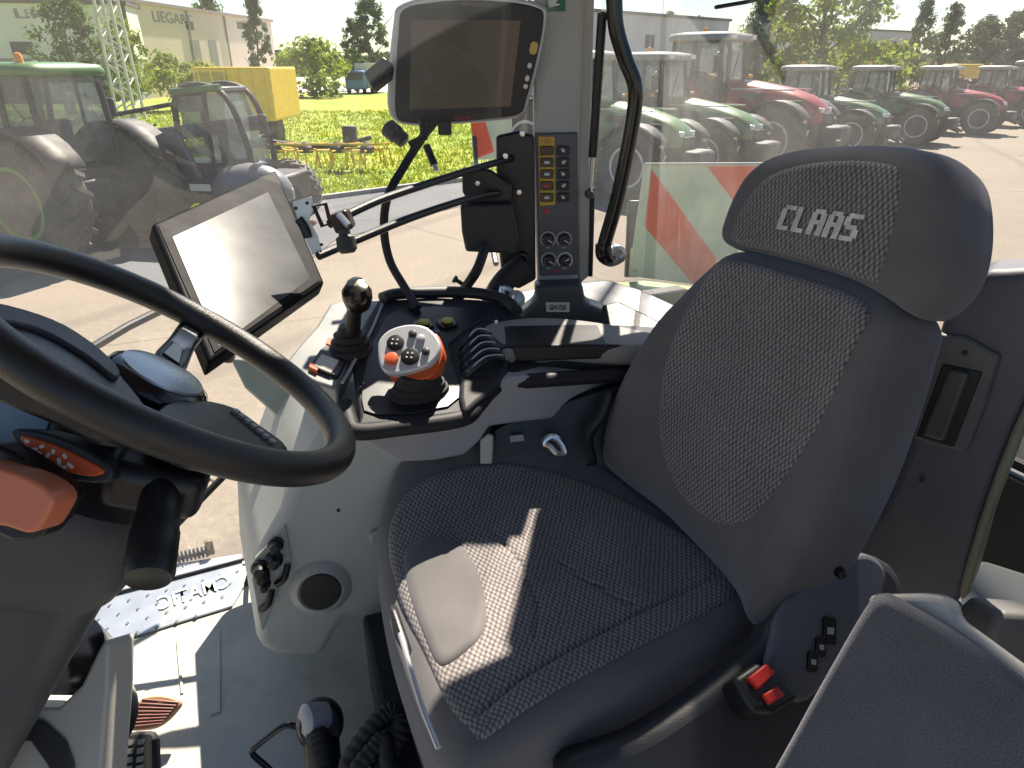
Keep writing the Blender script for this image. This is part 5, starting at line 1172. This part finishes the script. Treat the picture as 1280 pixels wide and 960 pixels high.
lft = make_tractor(gpos(2, 11), m_lgreen, mat('rim_green', (.10, .25, .05), .5), m_lgreen, 'green tractor cut by the left edge, its rear tyre towards us', None)
lft.rotation_euler = (0, 0, radians(160)); lft.name = 'parked_tractor'
for o in list(bpy.data.objects):
    if o.parent is lft and o.name.startswith('fender'): o.data.materials[0] = m_chas
# yellow machine behind the tractor row at the far right
yl = thing('yellow_loader', 'small yellow machine above the roofs of the right hand tractors', 'machine', gpos(1203, 52)); p = gpos(1203, 52)
obj('body', box(B(), p+V((0, 0, 2.6)), 2.2, 2, 1.0), yellow_pl, yl, bevel=.15); obj('mast', box(B(), p+V((0, 0, 1.0)), .8, 1.2, 2.1), m_chas, yl, bevel=.05)

# ---------------- telehandler
th_ = thing('telehandler', 'dark grey telehandler with green roof frame and red rear lamp, beyond the tablet', 'telehandler', G(265, 285)); L0 = th_.location
m_tele = mat('paint_slate', (.065, .068, .075), .4, coat=.3, dirt=(.16, .15, .14), dscale=2, dlo=.5, dhi=.8)
m_tl2 = mat('paint_slate_light', (.15, .155, .17), .4, coat=.3)
for x in (-1.45, 1.35):
    for y in (-.85, .85): wheel(th_, x, y, .62, .42, m_rimw)
tx_ = L0
def tbx(name, c, s, m, bev=.04, par=None, X=None, Zz=None): return obj(name, box(B(), tx_+V(c), *s, X, V((0, 1, 0)), Zz), m, par or th_, bevel=bev)
tbx('chassis', (0, 0, .85), (3.9, 1.1, .5), m_chas, .05)
def dome(O, a, b, c, n=14, m=10):
    secs = []
    for i in range(m+1):
        t = i/m; k = (1-t**2.6)**.5 if t < 1 else .02
        secs.append([O+V((a*k*math.copysign(abs(cos(q))**.8, cos(q)), b*k*math.copysign(abs(sin(q))**.8, sin(q)), c*t)) for q in [2*pi*j/n for j in range(n)]])
    return loft(B(), secs)
obj('engine_cover', dome(tx_+V((-.85, -.55, .95)), .85, .5, .95, 24, 12), m_tele, th_, sharp=60)
tbx('engine_grille', (-.5, -1.06, 1.25), (.7, .06, .35), m_tl2, .03)
obj('rear_fender', dome(tx_+V((1.45, -.85, .75)), .75, .35, .62, 24, 10), m_tl2, th_, sharp=60)
obj('front_fender', dome(tx_+V((-1.5, -.85, .75)), .7, .32, .55, 24, 10), m_tele, th_, sharp=60)
bm = B()
cp_ = [(.0, 1.1), (.05, 2.45), (.9, 2.52), (1.25, 1.7), (1.3, 1.05)]
for s in (-.45, .45):
    tube(bm, cr_curve([tx_+V((x, s, z)) for x, z in cp_], 5), .055, 8)
for x, z in cp_[1:3]: tube(bm, [tx_+V((x, -.45, z)), tx_+V((x, .45, z))], .05, 8)
tube(bm, [tx_+V((.55, -.46, 1.1)), tx_+V((.6, -.46, 2.5))], .035, 6)
obj('cab_frame', bm, m_chas, th_)
obj('cab_glass', prism(B(), [tx_+V((x, -.43, z)) for x, z in ((.04, 1.2), (.08, 2.42), (.88, 2.48), (1.2, 1.7), (1.24, 1.2))], V((0, .86, 0))), m_tglass, th_, smooth=False)
obj('roof_edge', tube(B(), [tx_+V((.0, -.5, 2.50)), tx_+V((.95, -.5, 2.58))], .06, 8), m_lgreen, th_)
tbx('roof', (.47, 0, 2.54), (.95, .95, .08), m_tele, .03)
tbx('cab_base', (.62, 0, 1.1), (1.35, .95, .4), m_tele, .06); tbx('driver_seat', (.75, 0, 1.5), (.4, .45, .7), mat('seat_blue', (.12, .16, .28), .7), .08)
bo = obj('boom', box(B(), tx_+V((-.5, .25, 1.75)), 3.6, .26, .26, V((.97, 0, .12)).normalized(), V((0, 1, 0)), V((-.12, 0, .97)).normalized()), m_tl2, th_, bevel=.03)
tbx('boom_support', (.15, -.62, 1.25), (.30, .12, 1.2), m_tl2, .03, X=V((.93, 0, .36)), Zz=V((-.36, 0, .93)))
obj('boom_cylinder', tube(B(), [tx_+V((-1.7, -.2, 2.05)), tx_+V((.2, -.2, 2.35))], .04, 8), m_chas, th_)
cg = tbx('carriage', (-2.3, 0, .95), (.14, 1.1, .9), m_chas, .03)
for y in (-.4, .1, .5): obj('carriage_bar', tube(B(), cr_curve([tx_+V((-2.2, y, 1.4)), tx_+V((-2.6, y, 1.1)), tx_+V((-2.7, y, .5)), tx_+V((-2.2, y, .45))], 4), .045, 6), m_chas, cg)
tbx('worklight_post', (-1.25, -.5, 1.95), (.06, .06, .9), m_chas, .01); tbx('mirror', (-1.25, -.52, 2.25), (.26, .08, .3), m_chas, .04); tbx('mirror', (1.65, -.5, 1.95), (.16, .08, .4), m_chas, .04)
lm = tbx('lamp_cluster', (.02, -1.0, 1.05), (.22, .10, .42), mat('lamp_red', (.6, .06, .02), .3), .02); tbx('amber_lamp', (.02, -1.055, 1.12), (.14, .02, .14), mat('lamp_amber', (.8, .3, .02), .3), .01, lm)
obj('hose_loops', tube(B(), cr_curve([tx_+V(q) for q in ((-1.3, -.5, 1.7), (-1.0, -.6, 1.9), (-.95, -.65, 1.5), (-1.15, -.7, 1.25), (-1.35, -.6, 1.5))], 6), .025, 6), m_chas, th_)
for k in range(5): tbx('grille_slat', (-.5, -1.095, 1.22+.06*k), (.62, .02, .022), m_chas, .004)
tbx('cover_seam', (-.86, -1.045, 1.35), (.02, .05, .7), m_chas, .004)
for k in range(5): obj('hydraulic_hose', tube(B(), cr_curve([tx_+V((-1.9+.05*k, -.3-.05*k, 1.55)), tx_+V((-1.6, -.5, 1.95+.06*k)), tx_+V((-1.2, -.5, 1.6)), tx_+V((-.9+.1*k, -.35, 1.95))], 6), .022, 6), m_chas, th_)
for x_ in (-1.95, -1.75): tbx('front_lamp', (x_, -.55, 1.75), (.1, .12, .12), mat('lamp_glass', (.7, .7, .68), .15), .02)
tbx('number_plate', (.55, -1.02, .95), (.4, .02, .12), mat('plate_pale', (.6, .6, .55), .5), .004)
tbx('fuel_tank', (.3, -.75, .85), (1.1, .5, .4), m_chas, .08)
for y in (-.35, .35): obj('fork_tine', box(B(), tx_+V((-2.75, y, .15)), 1.1, .12, .05), m_chas, cg)
th_.rotation_euler = (0, 0, radians(-8))

# yellow wagon behind it
yw = thing('yellow_wagon', 'yellow box wagon standing behind the telehandler cab', 'wagon', gpos(308, 27)); L1 = yw.location
obj('box', box(B(), L1+V((0, 0, 1.95)), 2.9, 3.5, 1.9), mat('paint_yellow', (.78, .52, .02), .45), yw, bevel=.08)
obj('dark_hatch', box(B(), L1+V((-.75, -1.77, 2.15)), 1.2, .04, 1.1), mat('hatch_olive', (.38, .33, .05), .5), yw, bevel=.02)
for k in range(6): obj('side_rib', box(B(), L1+V((-1.2+.48*k, -1.78, 1.9)), .07, .06, 1.8), mat('paint_yellow', (.78, .52, .02), .45), yw, bevel=.01)
obj('drawbar', box(B(), L1+V((0, -2.3, .7)), .15, 1.2, .15), m_chas, yw)
obj('chassis', box(B(), L1+V((0, 0, .85)), 1.2, 3.6, .2), m_chas, yw)
for x in (-1.1, 1.1): obj('wheel', lathe(B(), L1+V((x, -.8, .55)), V((1, 0, 0)), [(.5, -.2), (.55, -.1), (.55, .1), (.5, .2), (0, .2)], 20), m_tyre, yw)
# hay tedder
td = thing('hay_tedder', 'yellow hay tedder with spread tine arms on the grass right of the telehandler', 'farm implement', G(400, 214)); L2 = td.location
obj('frame', tube(B(), cr_curve([L2+V((-1.6, 0, .9)), L2+V((-.5, 0, .75)), L2+V((.6, .2, .75)), L2+V((1.6, .3, .95))], 5), .07, 8), m_chas, td)
for i, x in enumerate((-1.3, -.35, .6, 1.5)):
    rt_ = obj('rotor', lathe(B(), L2+V((x, 0, .55)), Z, [(.22, 0), (.22, .15), (.08, .3), (0, .3)], 14), m_chas, td)
    for k in range(7):
        a0 = 2*pi*k/7+i; c = L2+V((x, 0, .6))
        obj('tine_arm', tube(B(), [c, c+V((cos(a0)*.65, sin(a0)*.65, .05)), c+V((cos(a0)*.75, sin(a0)*.75, -.45))], .028, 5), yellow_pl, rt_)
    obj('guard', tube(B(), [L2+V((x+.8*cos(a0), .8*sin(a0), .85)) for a0 in [radians(200+140*k/8) for k in range(9)]], .03, 6), yellow_pl, td)
obj('headstock', box(B(), L2+V((1.0, .1, 1.0)), .4, .3, .6), m_chas, td, bevel=.04)

# ---------------- warning boards on this tractor's fenders
def board(pix, Y, label, stripes, name='warning_board', sz=1):
    n_ = V((.12, -1, .04)).normalized(); fr = Fr(W(*pix), V((1, .12, 0)), Z, n_); fr.x = (fr.x-n_*fr.x.dot(n_)).normalized(); fr.y = n_.cross(fr.x)
    if fr.y.z < 0: fr.y = -fr.y
    return fr
mb = thing('warning_board', 'white warning board with diagonal red stripes outside the rear window', 'sign', W(870, 370, 2.55)-Z*.08)
fw1 = board((870, 280, 2.5), 0, '', None)
pl = obj('plate', pslab(fw1, [(806, 206), (990, 205), (990, 372), (787, 345)], -.012, 0), mat('board_white', (.55, .62, .50), .55), mb, bevel=.001)
m_bred = mat('board_red', (.80, .10, .035), .5, var=.1, dirt=(.55, .2, .12), dscale=12, dlo=.55, dhi=.75)
obj('red_stripe', pslab(fw1, [(814, 211), (806, 283), (872, 362), (888, 362), (900, 330)], -.001, .0015), m_bred, pl, smooth=False)
obj('red_stripe', pslab(fw1, [(884, 208), (988, 207), (988, 345)], -.001, .0015), m_bred, pl, smooth=False)
obj('frame_edge', tube(B(), [fw1.at(*fw1.px(u, v), 0) for u, v in [(806, 206), (990, 205)]], .007, 6), cream_pl, mb)
obj('holder', prism(B(), [W(u, v, 2.58) for u, v in [(786, 250), (806, 250), (800, 345), (782, 345)]], FW*.04), blk_pl, mb, bevel=.005)
obj('reflector', prism(B(), [W(u, v, 2.54) for u, v in [(789, 310), (799, 310), (797, 340), (787, 340)]], FW*.02), olive_pl, mb)
mb2 = thing('warning_board', 'small faded red warning board seen left of the bracket plates', 'sign', W(603, 200, 3.6)-Z*.1)
fw2 = board((603, 176, 3.5), 0, '', None)
pl2 = obj('plate', pslab(fw2, [(588, 150), (640, 148), (640, 198), (592, 200)], -.012, 0), mat('board_white', (.55, .62, .50), .55), mb2, bevel=.001)
obj('red_stripe', pslab(fw2, [(588, 152), (606, 150), (618, 190), (596, 198)], -.001, .0015), m_bred, pl2, smooth=False)
obj('arm', tube(B(), [W(592, 160, 3.52), W(596, 215, 3.4), W(620, 330, 2.8)], .012, 6), blk_pl, mb2)
fe = thing('tractor_fender', 'pale green fender of this tractor below the warning board', 'fender', W(850, 380, 2.6)-Z*.3)
obj('top', prism(B(), [W(u, v, t) for u, v, t in [(752, 352, 2.3), (800, 350, 2.7), (1000, 372, 2.7), (1000, 460, 1.95), (800, 400, 1.95)]], -Z*.06), mat('fender_green', (.42, .50, .22), .4, coat=.3), fe, bevel=.02, seg=3)
obj('underside', prism(B(), [W(u, v, 2.5) for u, v in [(760, 372), (1000, 400), (1000, 520), (800, 480)]], FW*.1), rubber, fe)

# own rear tyre on the near side glimpsed at far right
nt_ = thing('near_rear_tyre', 'dark tyre edge at the far right beside the trim panel', 'tyre', W(1275, 640, 1.5)-Z*.5)
obj('tyre_wall', prism(B(), [W(u, v, 1.5) for u, v in [(1255, 640), (1262, 560), (1285, 510), (1400, 500), (1400, 660), (1300, 655)]], FW*.2), rubber, nt_, bevel=.03, seg=3)

# ============================================================ LIGHT, SKY, CAMERA
for o in bpy.data.objects:
    if o.parent is None: o.location = o.location+V((0, 0, EYE))
SUN_AZ = radians(12); SUN_EL = radians(51)       # azimuth measured from +Y towards +X
sd = V((sin(SUN_AZ)*cos(SUN_EL), cos(SUN_AZ)*cos(SUN_EL), sin(SUN_EL)))
w = bpy.data.worlds.new('World'); S.world = w; w.use_nodes = True
N = w.node_tree.nodes; L = w.node_tree.links; N.clear()
sk = N.new('ShaderNodeTexSky'); sk.sky_type = 'NISHITA'; sk.sun_disc = False; sk.sun_elevation = SUN_EL; sk.sun_rotation = SUN_AZ
sk.dust_density = .5; sk.air_density = 1.0; sk.ozone_density = 1.0
bg = N.new('ShaderNodeBackground'); bg.inputs[1].default_value = .052; wo = N.new('ShaderNodeOutputWorld')
L.new(sk.outputs[0], bg.inputs[0]); L.new(bg.outputs[0], wo.inputs[0])
sl = bpy.data.lights.new('sun', 'SUN'); sl.energy = 5.0; sl.angle = radians(.6); sl.color = (1, .885, .75)
so = bpy.data.objects.new('sun', sl); COL.objects.link(so); so.rotation_euler = (-sd).to_track_quat('-Z', 'Y').to_euler(); so.location = (0, 0, 20)
cd = bpy.data.cameras.new('camera'); co = bpy.data.objects.new('camera', cd); COL.objects.link(co)
cd.sensor_width = 36; cd.lens = FOC/1280*36; cd.clip_start = .02; cd.clip_end = 3000
co.location = (0, 0, EYE); co.rotation_euler = (radians(90)-PITCH, 0, 0); S.camera = co
S.view_settings.view_transform = 'Standard'; S.view_settings.look = 'None'; S.view_settings.gamma = 1; S.view_settings.exposure = 1.6
S.view_settings.use_curve_mapping = False
S.render.engine = 'CYCLES'
c = S.cycles; c.max_bounces = 10; c.diffuse_bounces = 5; c.glossy_bounces = 4; c.transparent_max_bounces = 16; c.transmission_bounces = 4; c.use_denoising = True; c.caustics_reflective = False; c.caustics_refractive = False; c.sample_clamp_indirect = 8
